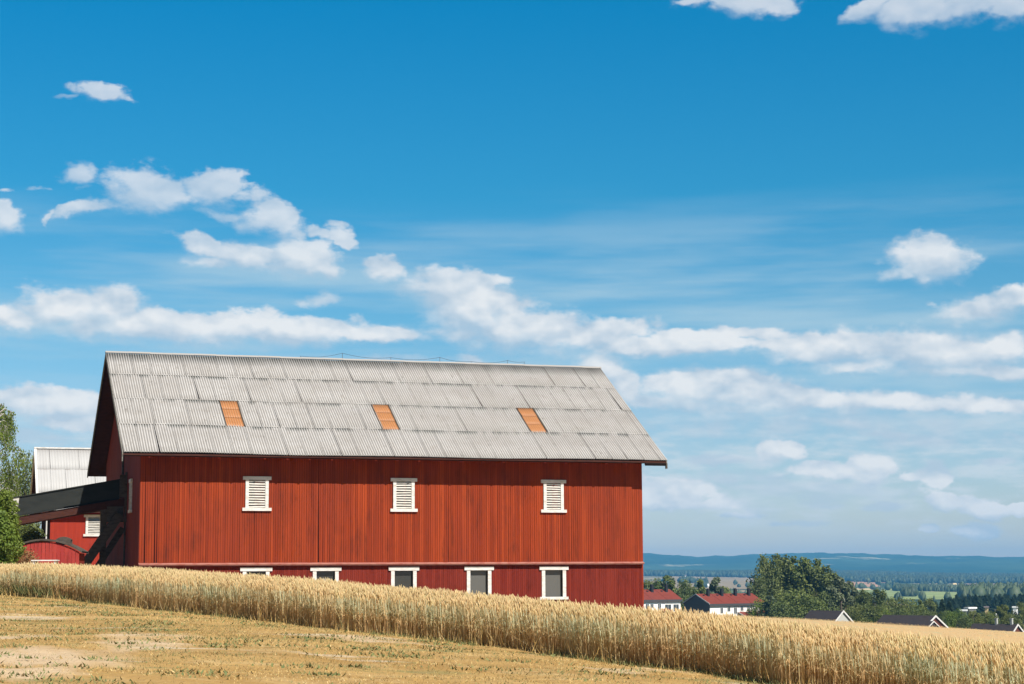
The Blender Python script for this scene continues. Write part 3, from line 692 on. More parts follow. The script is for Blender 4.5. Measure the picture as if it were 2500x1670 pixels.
def shutter(parent, x0, x1, z0, z1, y=0.0, M=None, slats=11, label=None):
    """louvred ventilation opening: x0..x1 outside the uprights, lintel and sill stick out a little further"""
    s = MB(); t = 0.075
    fw = 0.16
    s.box(x0 - 0.13, x1 + 0.13, y - t - 0.015, y, z1 - 0.17, z1, M=M)
    s.box(x0, x0 + fw, y - t, y, z0 + 0.15, z1 - 0.17, M=M); s.box(x1 - fw, x1, y - t, y, z0 + 0.15, z1 - 0.17, M=M)
    s.box(x0 - 0.15, x1 + 0.15, y - t - 0.03, y, z0, z0 + 0.15, M=M)
    fr = s.build('louvre_window', M_white, parent)
    a, b = x0 + fw, x1 - fw; lo, hi = z0 + 0.15, z1 - 0.17
    l = MB(); h = (hi - lo) / slats
    for i in range(slats):
        zc = lo + (i + 0.5) * h; dz = random.uniform(-0.006, 0.006); tw = random.uniform(-0.01, 0.01)
        vs = [(a, y - 0.066, zc - h * 0.34 + dz + tw), (b, y - 0.066, zc - h * 0.34 + dz - tw), (b, y - 0.012, zc + h * 0.18 + dz - tw), (a, y - 0.012, zc + h * 0.18 + dz + tw)]
        vs += [(p_[0], p_[1] + 0.006, p_[2] + 0.022) for p_ in vs]
        if M is not None: vs = [tuple(M @ Vector(v)) for v in vs]
        l.add(vs, [(0, 1, 2, 3), (4, 7, 6, 5), (0, 4, 5, 1), (3, 2, 6, 7), (0, 3, 7, 4), (1, 5, 6, 2)])
    lo_ = l.build('louvres', M_louvre, fr)
    k = MB(); k.box(a, b, y - 0.006, y - 0.001, lo, hi, M=M); k.build('dark_opening_sheet', M_black, fr)  # black sheet standing in for the unlit space behind the slats
    return fr

# ------------------------------------------------------------------ the red barn
barn = empty('barn', (-18.0118, 88.0047, 0.6013), BARN_YAW)
tag(barn, 'long red wooden barn with pale corrugated roof and three orange skylights', 'barn')
L, HE, HR, W_, OV, GL, GR = 26.0, 5.3089, 11.2451, 17.3202, 1.0792, 0.9822, 1.0708
SL = (HR - HE) / (W_ / 2 + OV); TH = math.atan(SL); CT, ST = math.cos(TH), math.sin(TH)
def roof_z(b): return HR - SL * abs(b - W_ / 2)
# eave and ridge sag a little, as on the old building
def sag(x): return -0.035 * np.sin(np.clip((np.asarray(x, float) - 2) / 24, 0, 1) * np.pi) + 0.03 * np.sin(np.asarray(x, float) * 0.62) * 0.7
def front_slope(x, s):
    x = np.asarray(x, float); f_ = np.clip(s / 11.4, 0, 1)
    base = np.c_[x, np.full_like(x, W_ / 2 - s * CT), HR - s * ST + sag(x) * f_]
    return base, np.array([0.0, -ST, CT]), np.array([0.0, -CT, -ST])
def back_slope(x, s):
    x = np.asarray(x, float)[::-1] if False else np.asarray(x, float)
    base = np.c_[x, np.full_like(x, W_ / 2 + s * CT), np.full_like(x, HR - s * ST)]
    return base, np.array([0.0, ST, CT]), np.array([0.0, CT, -ST])
SLEN = (W_ / 2 + OV) / CT
rows = [(0.10, 2.72), (2.72, 5.58), (5.58, 8.46), (8.46, SLEN)]
SK = [4.37, 12.37, 20.43]
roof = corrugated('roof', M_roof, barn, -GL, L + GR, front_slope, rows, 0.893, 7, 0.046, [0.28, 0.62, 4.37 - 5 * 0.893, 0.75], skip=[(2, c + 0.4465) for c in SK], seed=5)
# the skylight sheets: three short orange panels each, set a little proud
for c in SK:
    sky_rows = [(5.58 + i * 0.96, 5.58 + (i + 1) * 0.96) for i in range(3)]
    so = corrugated('skylight', M_orange, roof, c, c + 0.86, front_slope, sky_rows, 0.86, 7, 0.040, [c, c, c], seed=int(c * 10), reach=0.05)
    m = MB()
    for x_, w_, hh_ in ((c - 0.015, 0.03, 0.075), (c + 0.895, 0.055, 0.11)):
        P0 = front_slope([x_], 5.60)[0][0]; P1 = front_slope([x_], 8.44)[0][0]; nn = Vector((0, -ST, CT))
        m.bar(Vector(P0) + nn * 0.04, Vector(P1) + nn * 0.04, w_, hh_)
    m.build('side_flashing', M_darkwood, so)
bk = corrugated('rear_roof', M_roof, barn, -GL, L + GR, back_slope, rows, 0.893, 7, 0.046, [0.28, 0.62, 0.1, 0.75], seed=9, seg=2)
# underside, decking
m = MB()
for sg in (1, -1):
    b0, b1 = W_ / 2, W_ / 2 + sg * (W_ / 2 + OV - 0.03)
    z0, z1 = HR - 0.03, HR - SL * (W_ / 2 + OV - 0.03) - 0.03
    poly = [(-GL + 0.03, b0, z0), (-GL + 0.03, b1, z1 - 0.03), (-GL + 0.03, b1, z1 - 0.11), (-GL + 0.03, b0, z0 - 0.08)]
    m.prism(poly, (L + GL + GR - 0.06, 0, 0))
m.build('roof_decking', M_soffit, barn)
# bargeboards on both gables, ridge cap, eave board
for x_ in (-GL - 0.025, L + GR - 0.025):
    m = MB()
    for sg in (1, -1):
        b1 = W_ / 2 + sg * (W_ / 2 + OV)
        m.prism([(x_, W_ / 2, HR + 0.03), (x_, b1, HE + 0.03), (x_, b1, HE - 0.20), (x_, W_ / 2, HR - 0.24)], (0.05, 0, 0))
    m.build('bargeboard', M_barge, barn)
m = MB()
for i in range(24):
    xa = -GL - 0.03 + i * (L + GL + GR + 0.06) / 24; xb = xa + (L + GL + GR + 0.06) / 24 + 0.03; dz = 0.02 + 0.008 * math.sin(i * 2.1)
    for sg in (1, -1):
        m.prism([(xa, W_ / 2, HR + 0.09 + dz), (xa, W_ / 2 - sg * 0.13, HR + 0.075 + dz - SL * 0.13), (xa, W_ / 2 - sg * 0.13, HR + 0.06 + dz - SL * 0.13), (xa, W_ / 2, HR + 0.075 + dz)], (xb - xa, 0, 0))
m.build('ridge_cap', material('weathered_ridge_cap', (0.26, 0.25, 0.235), 0.7, 0.2), barn)
m = MB(); m.box(-GL + 0.02, L + GR - 0.02, -OV + 0.06, -OV + 0.10, HE - 0.16, HE - 0.0); m.build('eave_board', M_eaveshadow, barn)  # its near-black colour stands for the sheets' shadow along the eave
for i in range(24):       # rafter tails
    a = 0.25 + i * 1.115
    m = MB(); zf = lambda b: roof_z(b) - 0.13
    m.prism([(a, -OV + 0.08, zf(-OV + 0.08)), (a, 0.0, zf(0)), (a, 0.0, zf(0) - 0.16), (a, -OV + 0.08, zf(-OV + 0.08) - 0.15)], (0.09, 0, 0))
    m.build('rafter_tail', M_maroon, barn)
for b_, dz in ((-0.16, -0.27), (-0.98, -0.24)):   # purlin ends under the right-hand overhang
    m = MB(); z = roof_z(b_) + dz
    m.tube([(L - 0.1, b_, z), (L + GR - (0.62 if b_ > -0.5 else 0.05), b_, z)], 0.095, 10)
    m.build('purlin_end', M_eaveshadow, barn)  # coloured near-black too, so the sunlit ends do not stand out
m = MB(); m.box(L + GR - 0.05, L + GR + 0.03, -OV - 0.03, -OV + 0.10, HE - 0.42, HE - 0.12); m.build('bargeboard_foot', M_darkwood, barn)
m = MB(); m.box(-GL - 0.03, -GL + 0.02, -OV + 0.0, -OV + 0.09, HE - 0.42, HE - 0.10); m.build('bargeboard_foot', M_barge, barn)
# walls
top = roof_z(0) - 0.14
m = MB(); board_wall(m, 0.0, L, lambda x: 0.03, lambda x: top, 0.118, depth=0.034, gap=0.014)
front = m.build('upper_front_wall', M_red, barn)
m = MB(); m.box(0.0, L, 0.0, 0.06, 0.0, top, r=0.1); m.build('wall_backing', M_back, front)
m = MB(); m.box(-0.0, L + 0.06, -0.20, 0.10, -0.075, -0.0, r=0.5)
m.prism([(-0.02, 0.0, 0.07), (-0.02, -0.23, 0.01), (-0.02, -0.23, -0.03), (-0.02, 0.0, -0.005)], (L + 0.10, 0, 0), r=1.0)
led = m.build('ledge', material('faded_ledge_paint', rough=0.7, spec=0.2, build=_dirtywhite((0.30, 0.13, 0.10), (0.22, 0.05, 0.035))), barn)
WINX = [(4.89, 6.47), (8.37, 9.93), (12.35, 13.93), (16.31, 17.87), (20.33, 21.91)]
# basement wall, cut round the windows
def strips():
    xs = [0.0]
    for a, b in WINX: xs += [a + 0.26, b - 0.26]
    return xs + [L + 0.05]
xs = strips(); m = MB()
for i in range(len(xs) - 1):
    if i % 2 == 0: board_wall(m, xs[i], xs[i + 1], lambda x: -5.2, lambda x: -0.09, 0.105, depth=0.018, gap=0.008, rot=False)
    else:
        board_wall(m, xs[i], xs[i + 1], lambda x: -5.2, lambda x: -1.75, 0.105, depth=0.018, gap=0.008, rot=False)
        board_wall(m, xs[i], xs[i + 1], lambda x: -0.34, lambda x: -0.09, 0.105, depth=0.018, gap=0.008, rot=False)
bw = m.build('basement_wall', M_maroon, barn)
m = MB()
for i in range(len(xs) - 1):
    if i % 2 == 0: m.box(xs[i], xs[i + 1], 0.0, 0.2, -5.2, -0.09)
    else: m.box(xs[i], xs[i + 1], 0.0, 0.2, -5.2, -1.75); m.box(xs[i], xs[i + 1], 0.0, 0.2, -0.34, -0.09)
m.build('wall_backing', M_back, bw)
for i, (a, b) in enumerate(WINX):
    m = MB()
    m.box(a, b, -0.085, 0.0, -0.345, -0.16)
    m.box(a + 0.13, a + 0.31, -0.06, 0.02, -1.72, -0.345); m.box(b - 0.31, b - 0.13, -0.06, 0.02, -1.72, -0.345)
    m.box(a + 0.02, b - 0.02, -0.09, 0.02, -1.86, -1.72)
    w_ = m.build('basement_window', M_white, barn)
    m = MB(); m.box(a + 0.31, b - 0.31, 0.14, 0.15, -1.72, -0.345); m.build('pane', M_paleglass if i >= 3 else M_glass, w_)
    if i == 1:
        m = MB(); m.box(a + 0.55, b - 0.5, 0.125, 0.135, -1.1, -0.72); m.build('reflector_board', material('grey_card', (0.26, 0.22, 0.19), 0.8), w_)
for x0_, x1_ in ((5.10, 6.24), (12.57, 13.68), (20.58, 21.68)):
    shutter(barn, x0_, x1_, 2.60, 4.29, y=-0.02)
# gable walls
zt = lambda b: roof_z(b) - 0.14
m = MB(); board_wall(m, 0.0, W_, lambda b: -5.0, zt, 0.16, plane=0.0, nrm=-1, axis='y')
gw = m.build('gable_wall', material('gable_red_with_shade', rough=0.85, spec=0.1, build=board_paint([(0.16, 0.030, 0.022), (0.20, 0.036, 0.026), (0.22, 0.04, 0.03)], (0.09, 0.02, 0.018), (0.15, 0.034, 0.028))), barn)  # duller red for the left gable, its shade mixed into the colour
m = MB(); m.prism([(0.0, 0, -5.0), (0.0, W_, -5.0), (0.0, W_, zt(W_)), (0.0, W_ / 2, zt(W_ / 2)), (0.0, 0, zt(0))], (0.08, 0, 0)); m.build('wall_backing', M_back, gw)
m = MB(); m.prism([(L, 0, -5.2), (L, W_, -5.2), (L, W_, zt(W_)), (L, W_ / 2, zt(W_ / 2)), (L, 0, zt(0))], (0.08, 0, 0)); board_wall(m, 0.0, W_, lambda b: -5.2, zt, 0.16, plane=L + 0.08, nrm=1, axis='y')
m.build('gable_wall', M_red, barn)
m = MB(); m.box(0.02, L, W_, W_ + 0.08, -5.0, zt(W_)); m.build('rear_wall', M_red, barn)
Mg = Matrix(((0, 1, 0, -0.02), (-1, 0, 0, 0), (0, 0, 1, 0), (0, 0, 0, 1)))           # front-wall frame turned onto the left gable
for y0_, y1_ in ((3.36, 4.10), (12.9, 13.6)):
    shutter(barn, -y1_, -y0_, 2.60, 4.29, y=0.0, M=Mg)
m = MB(); m.box(-0.10, -0.02, 7.6, 7.9, 4.6, zt(7.6) - 0.05); m.box(-0.10, -0.02, 6.1, 6.25, -4, 4.5); m.build('gable_post', M_darkwood, barn)
# lightning conductor along the ridge
m = MB()
px_ = [(9.5, 0.12), (11.85, 0.36), (14.61, 0.20), (17.45, 0.30), (19.3, 0.13), (21.45, 0.25), (22.46, 0.20)]
for i, (a, h) in enumerate(px_): m.tube([(a, W_ / 2, HR + 0.05), (a, W_ / 2, HR + h + 0.05)], 0.014, 5)
for (a, h), (b, h2) in zip(px_[:-1], px_[1:]):
    pts = [(a + (b - a) * t, W_ / 2, HR + 0.04 + h + (h2 - h) * t - 0.13 * 4 * t * (1 - t) * min(1, (b - a) / 2.5)) for t in np.linspace(0, 1, 9)]
    m.tube(pts, 0.009, 4)
m.build('lightning_wire', M_wire, barn)

# ------------------------------------------------------------------ covered driving ramp on the left gable
ramp = empty('barn_ramp', tuple(barn.location), BARN_YAW)
tag(ramp, 'raised grey sided ramp sloping down from the barn gable', 'ramp')
rz = lambda a, z: z + 0.185 * (a + 0.0)           # falls away to the left
for bb in (5.8, 9.6):
    m = MB()
    m.prism([(-0.03, bb, 4.42), (-5.35, bb, rz(-5.35, 4.42)), (-5.45, bb, rz(-5.45, 4.42) - 0.85), (-0.03, bb, 3.50)], (0, 0.07, 0))
    m.build('parapet', M_rampboard, ramp)
    m = MB(); m.prism([(-0.03, bb - 0.06, 4.42), (-6.0, bb - 0.06, rz(-6.0, 4.42)), (-6.0, bb - 0.06, rz(-6.0, 4.47)), (-0.03, bb - 0.06, 4.47)], (0, 0.2, 0)); m.build('parapet_cap', M_rampboard, ramp)
m = MB(); m.prism([(-5.36, 5.78, rz(-5.35, 4.41)), (-5.95, 5.78, rz(-5.95, 4.41)), (-5.75, 5.78, rz(-5.75, 4.41) - 0.80), (-5.46, 5.78, rz(-5.45, 4.41) - 0.84)], (0, 0.09, 0)); m.build('end_board', material('pale_end_board', (0.42, 0.40, 0.37), 0.7), ramp)
m = MB(); m.prism([(-0.03, 5.95, 3.44), (-5.4, 5.95, rz(-5.4, 3.44)), (-5.4, 5.95, rz(-5.4, 3.05)), (-0.03, 5.95, 3.05)], (0, 3.6, 0)); m.build('deck', M_soffit, ramp)
m = MB(); m.box(-1.3, -1.0, 6.0, 6.3, -3.0, 3.0); m.box(-1.0, -0.15, 5.9, 6.2, 2.2, 3.0); m.build('support_post', M_darkwood, ramp)
m = MB(); m.bar((-0.35, 5.95, 2.6), (-3.0, 5.95, -1.4), 0.55, 0.45); m.build('brace', M_darkwood, ramp)
m = MB(); m.bar((-0.15, 6.3, 1.9), (-2.2, 6.3, -1.4), 0.35, 0.3); m.build('brace', M_darkwood, ramp)
m = MB(); m.box(-0.12, -0.03, 5.7, 6.0, 2.2, 4.75); m.box(-0.4, -0.03, 5.72, 5.80, 3.46, 4.60); m.build('end_frame', M_darkwood, ramp)

# ------------------------------------------------------------------ smaller red farm building behind, with a white roof
c0 = at(120, 1380, 124)
fb_ = empty('farm_building', tuple(c0), BARN_YAW)
tag(fb_, 'small red farm building with bright white roof behind the ramp', 'farm building')
D2 = 9.5; e2, r2_ = 4.5, 9.05; s2_ = (r2_ - e2) / (D2 / 2 + 0.6)
off = -c0.z        # its heights are given above the eye level
def fslope(x, s):
    x = np.asarray(x, float); t2 = math.atan(s2_)
    return np.c_[x, np.full_like(x, D2 / 2 - s * math.cos(t2)), np.full_like(x, off + r2_ - s * math.sin(t2))], np.array([0, -math.sin(t2), math.cos(t2)]), None
def fslope2(x, s):
    x = np.asarray(x, float); t2 = math.atan(s2_)
    return np.c_[x, np.full_like(x, D2 / 2 + s * math.cos(t2)), np.full_like(x, off + r2_ - s * math.sin(t2))], np.array([0, math.sin(t2), math.cos(t2)]), None
def _whiteroof(g, p, out):
    tcn = g.n('ShaderNodeTexCoord'); n = g.noise(g.scl(tcn.outputs['Object'], (1.5, 0.3, 0.3)), 1.0, 4, 0.6)
    c = g.mix(g.mrange(n, 0.45, 0.7, 0, 0.5), (0.33, 0.325, 0.315), (0.27, 0.26, 0.25))
    m_ = g.math('MULTIPLY', g.mrange(g.attr('lap'), 0.0, 0.15, 1, 0), g.mrange(n, 0.42, 0.6))
    c = g.mix(m_, c, (0.2, 0.18, 0.17)); c = g.mix(g.mrange(g.attr('groove'), 0.5, 0, 0, 0.22), c, (0.3, 0.28, 0.26))
    c = g.mix(g.mrange(g.attr('ridge'), 0.0, 0.5, 0.35, 0), c, (0.2, 0.18, 0.17))
    g.set(p, 'Base Color', c)
M_wroof = material('white_roof_sheet', rough=0.6, spec=0.25, build=_whiteroof)
sl2 = (D2 / 2 + 0.6) / math.cos(math.atan(s2_)); r3 = [(0.05, 2.4), (2.4, 5.0), (5.0, sl2 + 0.0)]
corrugated('roof', M_wroof, fb_, -0.85, 15, fslope, r3, 1.0, 5, 0.02, [0.1, 0.1, 0.1], seed=3)
corrugated('rear_roof', M_wroof, fb_, -0.85, 15, fslope2, r3, 1.0, 5, 0.02, [0.1, 0.1, 0.1], seed=4, seg=2)
m = MB()
for sg in (1, -1): m.prism([(-0.95, D2 / 2, off + r2_ + 0.10), (-0.95, D2 / 2 + sg * (D2 / 2 + 0.6), off + e2 + 0.08), (-0.95, D2 / 2 + sg * (D2 / 2 + 0.6), off + e2 - 0.1), (-0.95, D2 / 2, off + r2_ - 0.08)], (0.16, 0, 0))
m.box(-0.95, 15, D2 / 2 - 0.16, D2 / 2 + 0.16, off + r2_ + 0.0, off + r2_ + 0.10)
m.build('white_edge_cap', M_white, fb_)
m = MB()
for sg in (1, -1): m.prism([(-0.85, D2 / 2, off + r2_ - 0.02), (-0.85, D2 / 2 + sg * (D2 / 2 + 0.55), off + e2 - 0.04), (-0.85, D2 / 2 + sg * (D2 / 2 + 0.55), off + e2 - 0.14), (-0.85, D2 / 2, off + r2_ - 0.12)], (15.8, 0, 0))
m.build('roof_decking', M_soffit, fb_)
zt2 = lambda b: off + r2_ - s2_ * abs(b - D2 / 2) - 0.13
m = MB(); board_wall(m, 0, 14, lambda x: -3.0, lambda x: zt2(0), 0.14, depth=0.015, rot=False); m.box(0, 14, 0, 0.05, -3.0, zt2(0)); m.box(0, 14, D2, D2 + 0.05, -3, zt2(0))
m.build('front_wall', M_farred, fb_)
m = MB(); board_wall(m, 0, D2, lambda b: -3.0, zt2, 0.16, axis='y', rot=False); m.prism([(0, 0, -3), (0, D2, -3), (0, D2, zt2(0)), (0, D2 / 2, zt2(D2 / 2)), (0, 0, zt2(0))], (0.05, 0, 0));
m.build('gable_wall', M_back, fb_)  # near-black instead of red: this gable's shade is put into its colour
m = MB(); m.prism([(14, 0, -3), (14, D2, -3), (14, D2, zt2(0)), (14, D2 / 2, zt2(D2 / 2)), (14, 0, zt2(0))], (0.05, 0, 0)); m.build('gable_wall', M_back, fb_)
shutter(fb_, 2.35, 3.45, off + 2.78, off + 4.25, y=-0.02, slats=10)
m = MB(); m.tube([(-0.25, -0.1, off + 3.9), (-0.25, -0.1, off + 2.6)], 0.05, 6); m.build('downpipe', M_metal, fb_)

# ------------------------------------------------------------------ curved-roof board hut, white table
c1_ = at(105, 1392, 84)
hut = empty('board_hut', tuple(c1_), 0.12)
tag(hut, 'low red board hut with a curved dark roof left of the barn', 'hut')
hut.scale = (0.83, 0.83, 0.83)
arc = lambda x: 1.62 - 0.155 * x * x
m = MB(); board_wall(m, -2.15, 1.95, lambda x: -2.6, lambda x: arc(x) - 0.06, 0.20, depth=0.03, gap=0.02, rot=False); m.box(-2.1, 1.9, 0.0, 0.05, -2.6, 1.0); m.build('front_wall', material('hut_paint', rough=0.85, spec=0.1, build=board_paint([(0.25, 0.028, 0.024), (0.28, 0.034, 0.028), (0.31, 0.04, 0.03)], (0.19, 0.025, 0.02), (0.27, 0.04, 0.035))), hut)
m = MB(); xx_ = np.linspace(-2.3, 2.1, 15)
for a, b in zip(xx_[:-1], xx_[1:]): m.add([(a, -0.12, arc(a)), (b, -0.12, arc(b)), (b, 3.2, arc(b)), (a, 3.2, arc(a)), (a, -0.12, arc(a) + 0.10), (b, -0.12, arc(b) + 0.10), (b, 3.2, arc(b) + 0.10), (a, 3.2, arc(a) + 0.10)], [(0, 1, 2, 3), (4, 7, 6, 5), (0, 4, 5, 1), (3, 2, 6, 7)])
m.build('curved_roof', M_darkwood, hut)
for xa_, xb_ in ((-2.1, -2.0), (1.85, 1.9)):
    m = MB(); m.box(xa_, xb_, 0, 3, -2.6, arc(2.1)); m.build('side_wall', M_maroon, hut)
m = MB(); xx_ = np.linspace(-0.42, 0.42, 7)
for a, b in zip(xx_[:-1], xx_[1:]): m.add([(1 + a, 0.5, 1.4), (1 + b, 0.5, 1.4), (1 + b, 0.5, 1.85 - 0.9 * b * b), (1 + a, 0.5, 1.85 - 0.9 * a * a), (1 + a, 1.2, 1.4), (1 + b, 1.2, 1.4), (1 + b, 1.2, 1.85 - 0.9 * b * b), (1 + a, 1.2, 1.85 - 0.9 * a * a)], [(0, 1, 2, 3), (3, 2, 6, 7), (4, 7, 6, 5)])
m.build('roof_vent', M_darkwood, hut)
c2_ = at(111, 1367, 80)
tb = empty('garden_table', tuple(c2_), 0.1); tag(tb, 'white garden table top showing above the wheat before the hut', 'table')
m = MB(); m.box(-0.55, 0.55, -0.4, 0.4, -0.05, 0.0); m.build('table_top', M_white, tb)
for sx in (-0.48, 0.42):
    for sy in (-0.35, 0.3):
        m = MB(); m.box(sx, sx + 0.06, sy, sy + 0.06, -1.1, -0.05); m.build('leg', M_white, tb)

# ------------------------------------------------------------------ red-roofed row houses beyond the field
M_rroof = material('red_tile_roof', k=0.5, rough=0.75, spec=0.2, build=_dirtywhite((0.30, 0.062, 0.038), (0.24, 0.048, 0.032), 0.6))
M_hwhite = material('white_house_paint', (0.74, 0.71, 0.66), 0.7, 0.2)
M_hgrey = material('gable_shade_and_wall_grey', (0.13, 0.13, 0.135), 0.8, 0.1)  # row house gables: shade on the white wall put in as grey; also warehouse walls
M_chim = material('black_chimney_cladding', (0.015, 0.015, 0.017), 0.6, 0.3)
M_fascia = material('dark_fascia', (0.05, 0.05, 0.052), 0.7, 0.2)
M_win = material('house_window_glass', (0.05, 0.06, 0.065), 0.15, 0.6)
def row_house(P, yaw, Lh, Dh, units, label, porches, wins):
    """P = right-hand end of the front eave"""
    o = empty('row_house', tuple(P), yaw); tag(o, label, 'house', 'red roofed row houses')
    hr = 2.35; s = hr / (Dh / 2 + 0.4)
    x0 = -Lh
    m = MB()
    for sg in (1, -1):
        m.prism([(x0 - 0.35, Dh / 2, hr), (x0 - 0.35, Dh / 2 + sg * (Dh / 2 + 0.4), 0.0), (x0 - 0.35, Dh / 2 + sg * (Dh / 2 + 0.4), -0.10), (x0 - 0.35, Dh / 2, hr - 0.12)], (Lh + 0.7, 0, 0))
    for k in range(1, units): m.bar((x0 + Lh * k / units, Dh / 2, hr + 0.02), (x0 + Lh * k / units, -0.4, 0.02), 0.10, 0.05)
    m.build('roof', M_rroof, o)
    m = MB(); m.box(x0, 0, 0.0, Dh, -5.6, -0.02 + 0.0); m.build('wall', M_hwhite, o)
    for xx in (x0 - 0.06, 0.0):
        m = MB(); m.prism([(xx, 0, -5.6), (xx, Dh, -5.6), (xx, Dh, 0.05), (xx, Dh / 2, hr - 0.15), (xx, 0, 0.05)], (0.06, 0, 0)); m.build('gable', M_hgrey, o)
    m = MB(); m.box(x0 - 0.35, 0.35, -0.46, -0.36, -0.55, -0.02); m.box(x0 - 0.35, 0.35, -0.36, -0.02, -0.50, -0.42); m.build('fascia', M_fascia, o)
    m = MB()
    for sg in (1, -1): m.prism([(x0 - 0.42, Dh / 2, hr + 0.06), (x0 - 0.42, Dh / 2 + sg * (Dh / 2 + 0.45), 0.06), (x0 - 0.42, Dh / 2 + sg * (Dh / 2 + 0.45), -0.22), (x0 - 0.42, Dh / 2, hr - 0.2)], (0.07, 0, 0))
    m.build('bargeboard', M_white, o)
    for k in range(units):
        xc = x0 + Lh * (k + 0.62) / units; bc = Dh / 2 - 1.1; zc = hr - s * 1.1
        m = MB(); m.box(xc - 0.32, xc + 0.32, bc - 0.32, bc + 0.32, zc - 0.3, zc + 1.55); m.box(xc - 0.22, xc + 0.22, bc - 0.22, bc + 0.22, zc + 1.55, zc + 1.75); m.build('chimney', M_chim, o)
        m = MB(); m.box(xc - 1.5, xc - 1.1, bc - 0.1, bc + 0.3, zc - 0.1, zc + 0.28); m.build('roof_vent', M_chim, o)
    for (xf, wd, z0, z1) in wins:
        xa = x0 + Lh * xf
        m = MB(); m.box(xa - wd / 2 - 0.12, xa + wd / 2 + 0.12, -0.07, 0.0, z0 - 0.12, z1 + 0.12); wf = m.build('window', M_hwhite, o)
        m = MB(); m.box(xa - wd / 2, xa - 0.03, -0.085, -0.07, z0, z1); m.box(xa + 0.03, xa + wd / 2, -0.085, -0.07, z0, z1); m.build('pane', M_win, wf)
    for xf, dz in porches:
        xa = x0 + Lh * xf; z = -2.7 + dz
        m = MB(); m.prism([(xa, 0, z + 0.9), (xa, -2.6, z), (xa, -2.6, z - 0.1), (xa, 0, z + 0.8)], (2.9, 0, 0)); pr = m.build('porch_roof', M_rroof, o)
        m = MB(); m.prism([(xa - 0.1, 0, z + 0.98), (xa - 0.1, -2.65, z + 0.06), (xa - 0.1, -2.65, z - 0.2), (xa - 0.1, 0, z + 0.7)], (0.1, 0, 0)); m.build('bargeboard', M_white, pr)
        m = MB(); m.box(xa + 0.05, xa + 2.8, -2.4, -2.3, z - 2.6, z - 0.1); m.box(xa + 0.05, xa + 0.15, -2.4, 0, z - 2.6, z - 0.05); m.build('porch_wall', M_hwhite, pr)
    return o
wins = [(0.06, 0.9, -1.9, -0.9)]
row_house(at(1866, 1472, 452), R(33), 17.2, 10.0, 4, 'white row house with four black chimneys and gable toned grey for shade', [(0.50, -0.25), (0.66, -0.15), (0.82, 0.0)],
          [(0.21, 0.8, -2.3, -1.0), (0.34, 0.9, -1.9, -0.9), (0.46, 0.9, -2.5, -1.0), (0.58, 0.9, -1.8, -0.9), (0.70, 0.8, -2.4, -1.0), (0.82, 0.8, -1.8, -1.1), (0.93, 0.9, -2.2, -1.0)])
row_house(at(1661, 1463, 440), R(33), 17.2, 9.0, 4, 'white row house with red roof cut off by the barn corner', [(0.62, -0.35)],
          [(0.20, 0.9, -2.2, -1.0), (0.42, 0.9, -2.2, -1.0), (0.50, 0.9, -1.9, -1.0), (0.63, 0.9, -2.2, -1.0), (0.78, 1.8, -2.8, -1.2), (0.92, 1.6, -2.8, -1.2)])

# ------------------------------------------------------------------ dark-roofed cottages whose gables show above the far field
M_droof = material('dark_tile_roof', rough=0.8, spec=0.2, build=_dirtywhite((0.035, 0.028, 0.027), (0.022, 0.019, 0.02), 0.8))
M_dwall = material('brown_cladding', (0.10, 0.035, 0.022), 0.8, 0.1)
M_gwall = material('grey_plaster', (0.34, 0.34, 0.31), 0.8, 0.1)
def cottage(P, yaw, Lh, half, h, label, wall, chims=(), sub=False):
    """P = apex of the near gable; local x runs back along the ridge"""
    o = empty('cottage', tuple(P), yaw); tag(o, label, 'house', 'dark roofed cottages below the field')
    m = MB()
    for sg in (1, -1): m.prism([(0, 0, 0), (0, sg * half * 1.12, -h * 1.12), (0, sg * half * 1.12, -h * 1.12 - 0.15), (0, 0, -0.15)], (Lh, 0, 0))
    m.build('roof', M_droof, o)
    m = MB()
    for sg in (1, -1): m.prism([(-0.12, 0, 0.10), (-0.12, sg * half * 1.14, -h * 1.14 + 0.10), (-0.12, sg * half * 1.14, -h * 1.14 - 0.28), (-0.12, 0, -0.28)], (0.12, 0, 0))
    m.build('bargeboard', M_white, o)
    m = MB(); m.prism([(0.25, -half, -h - 2.8), (0.25, half, -h - 2.8), (0.25, half, -h), (0.25, 0, -0.15), (0.25, -half, -h)], (Lh - 0.5, 0, 0)); m.build('wall', wall, o)
    for c in chims:
        m = MB(); m.box(c - 0.25, c + 0.25, -0.25, 0.25, -0.4, 1.25); m.box(c - 0.32, c + 0.32, -0.32, 0.32, 1.1, 1.25); m.build('chimney', M_gwall, o)
    if sub:
        m = MB()
        for sg in (1, -1): m.prism([(-1.3, half * 0.42, -h * 0.30), (-1.3, half * 0.42 + sg * half * 0.62, -h * 0.92), (-1.3, half * 0.42 + sg * half * 0.62, -h * 0.92 - 0.2), (-1.3, half * 0.42, -h * 0.30 - 0.22)], (0.12, 0, 0))
        pb = m.build('porch_bargeboard', M_white, o)
        m = MB()
        for sg in (1, -1): m.prism([(-1.2, half * 0.42, -h * 0.30 - 0.03), (-1.2, half * 0.42 + sg * half * 0.6, -h * 0.92 - 0.03), (-1.2, half * 0.42 + sg * half * 0.6, -h * 0.92 - 0.15), (-1.2, half * 0.42, -h * 0.30 - 0.15)], (1.3, 0, 0))
        m.prism([(-1.05, half * -0.1, -h * 0.9), (-1.05, half * 0.95, -h * 0.9), (-1.05, half * 0.42, -h * 0.35)], (0.05, 0, 0)); m.build('porch_roof', M_droof, o)
    return o
cottage(at(2059, 1491, 400), R(130), 9.5, 4.6, 3.6, 'dark roofed cottage with pale plaster gable below the tall trees', M_gwall)
cottage(at(2284, 1503, 380), R(130), 13.5, 5.4, 3.4, 'dark roofed cottage with brown gable and a small porch gable', M_dwall, sub=True)
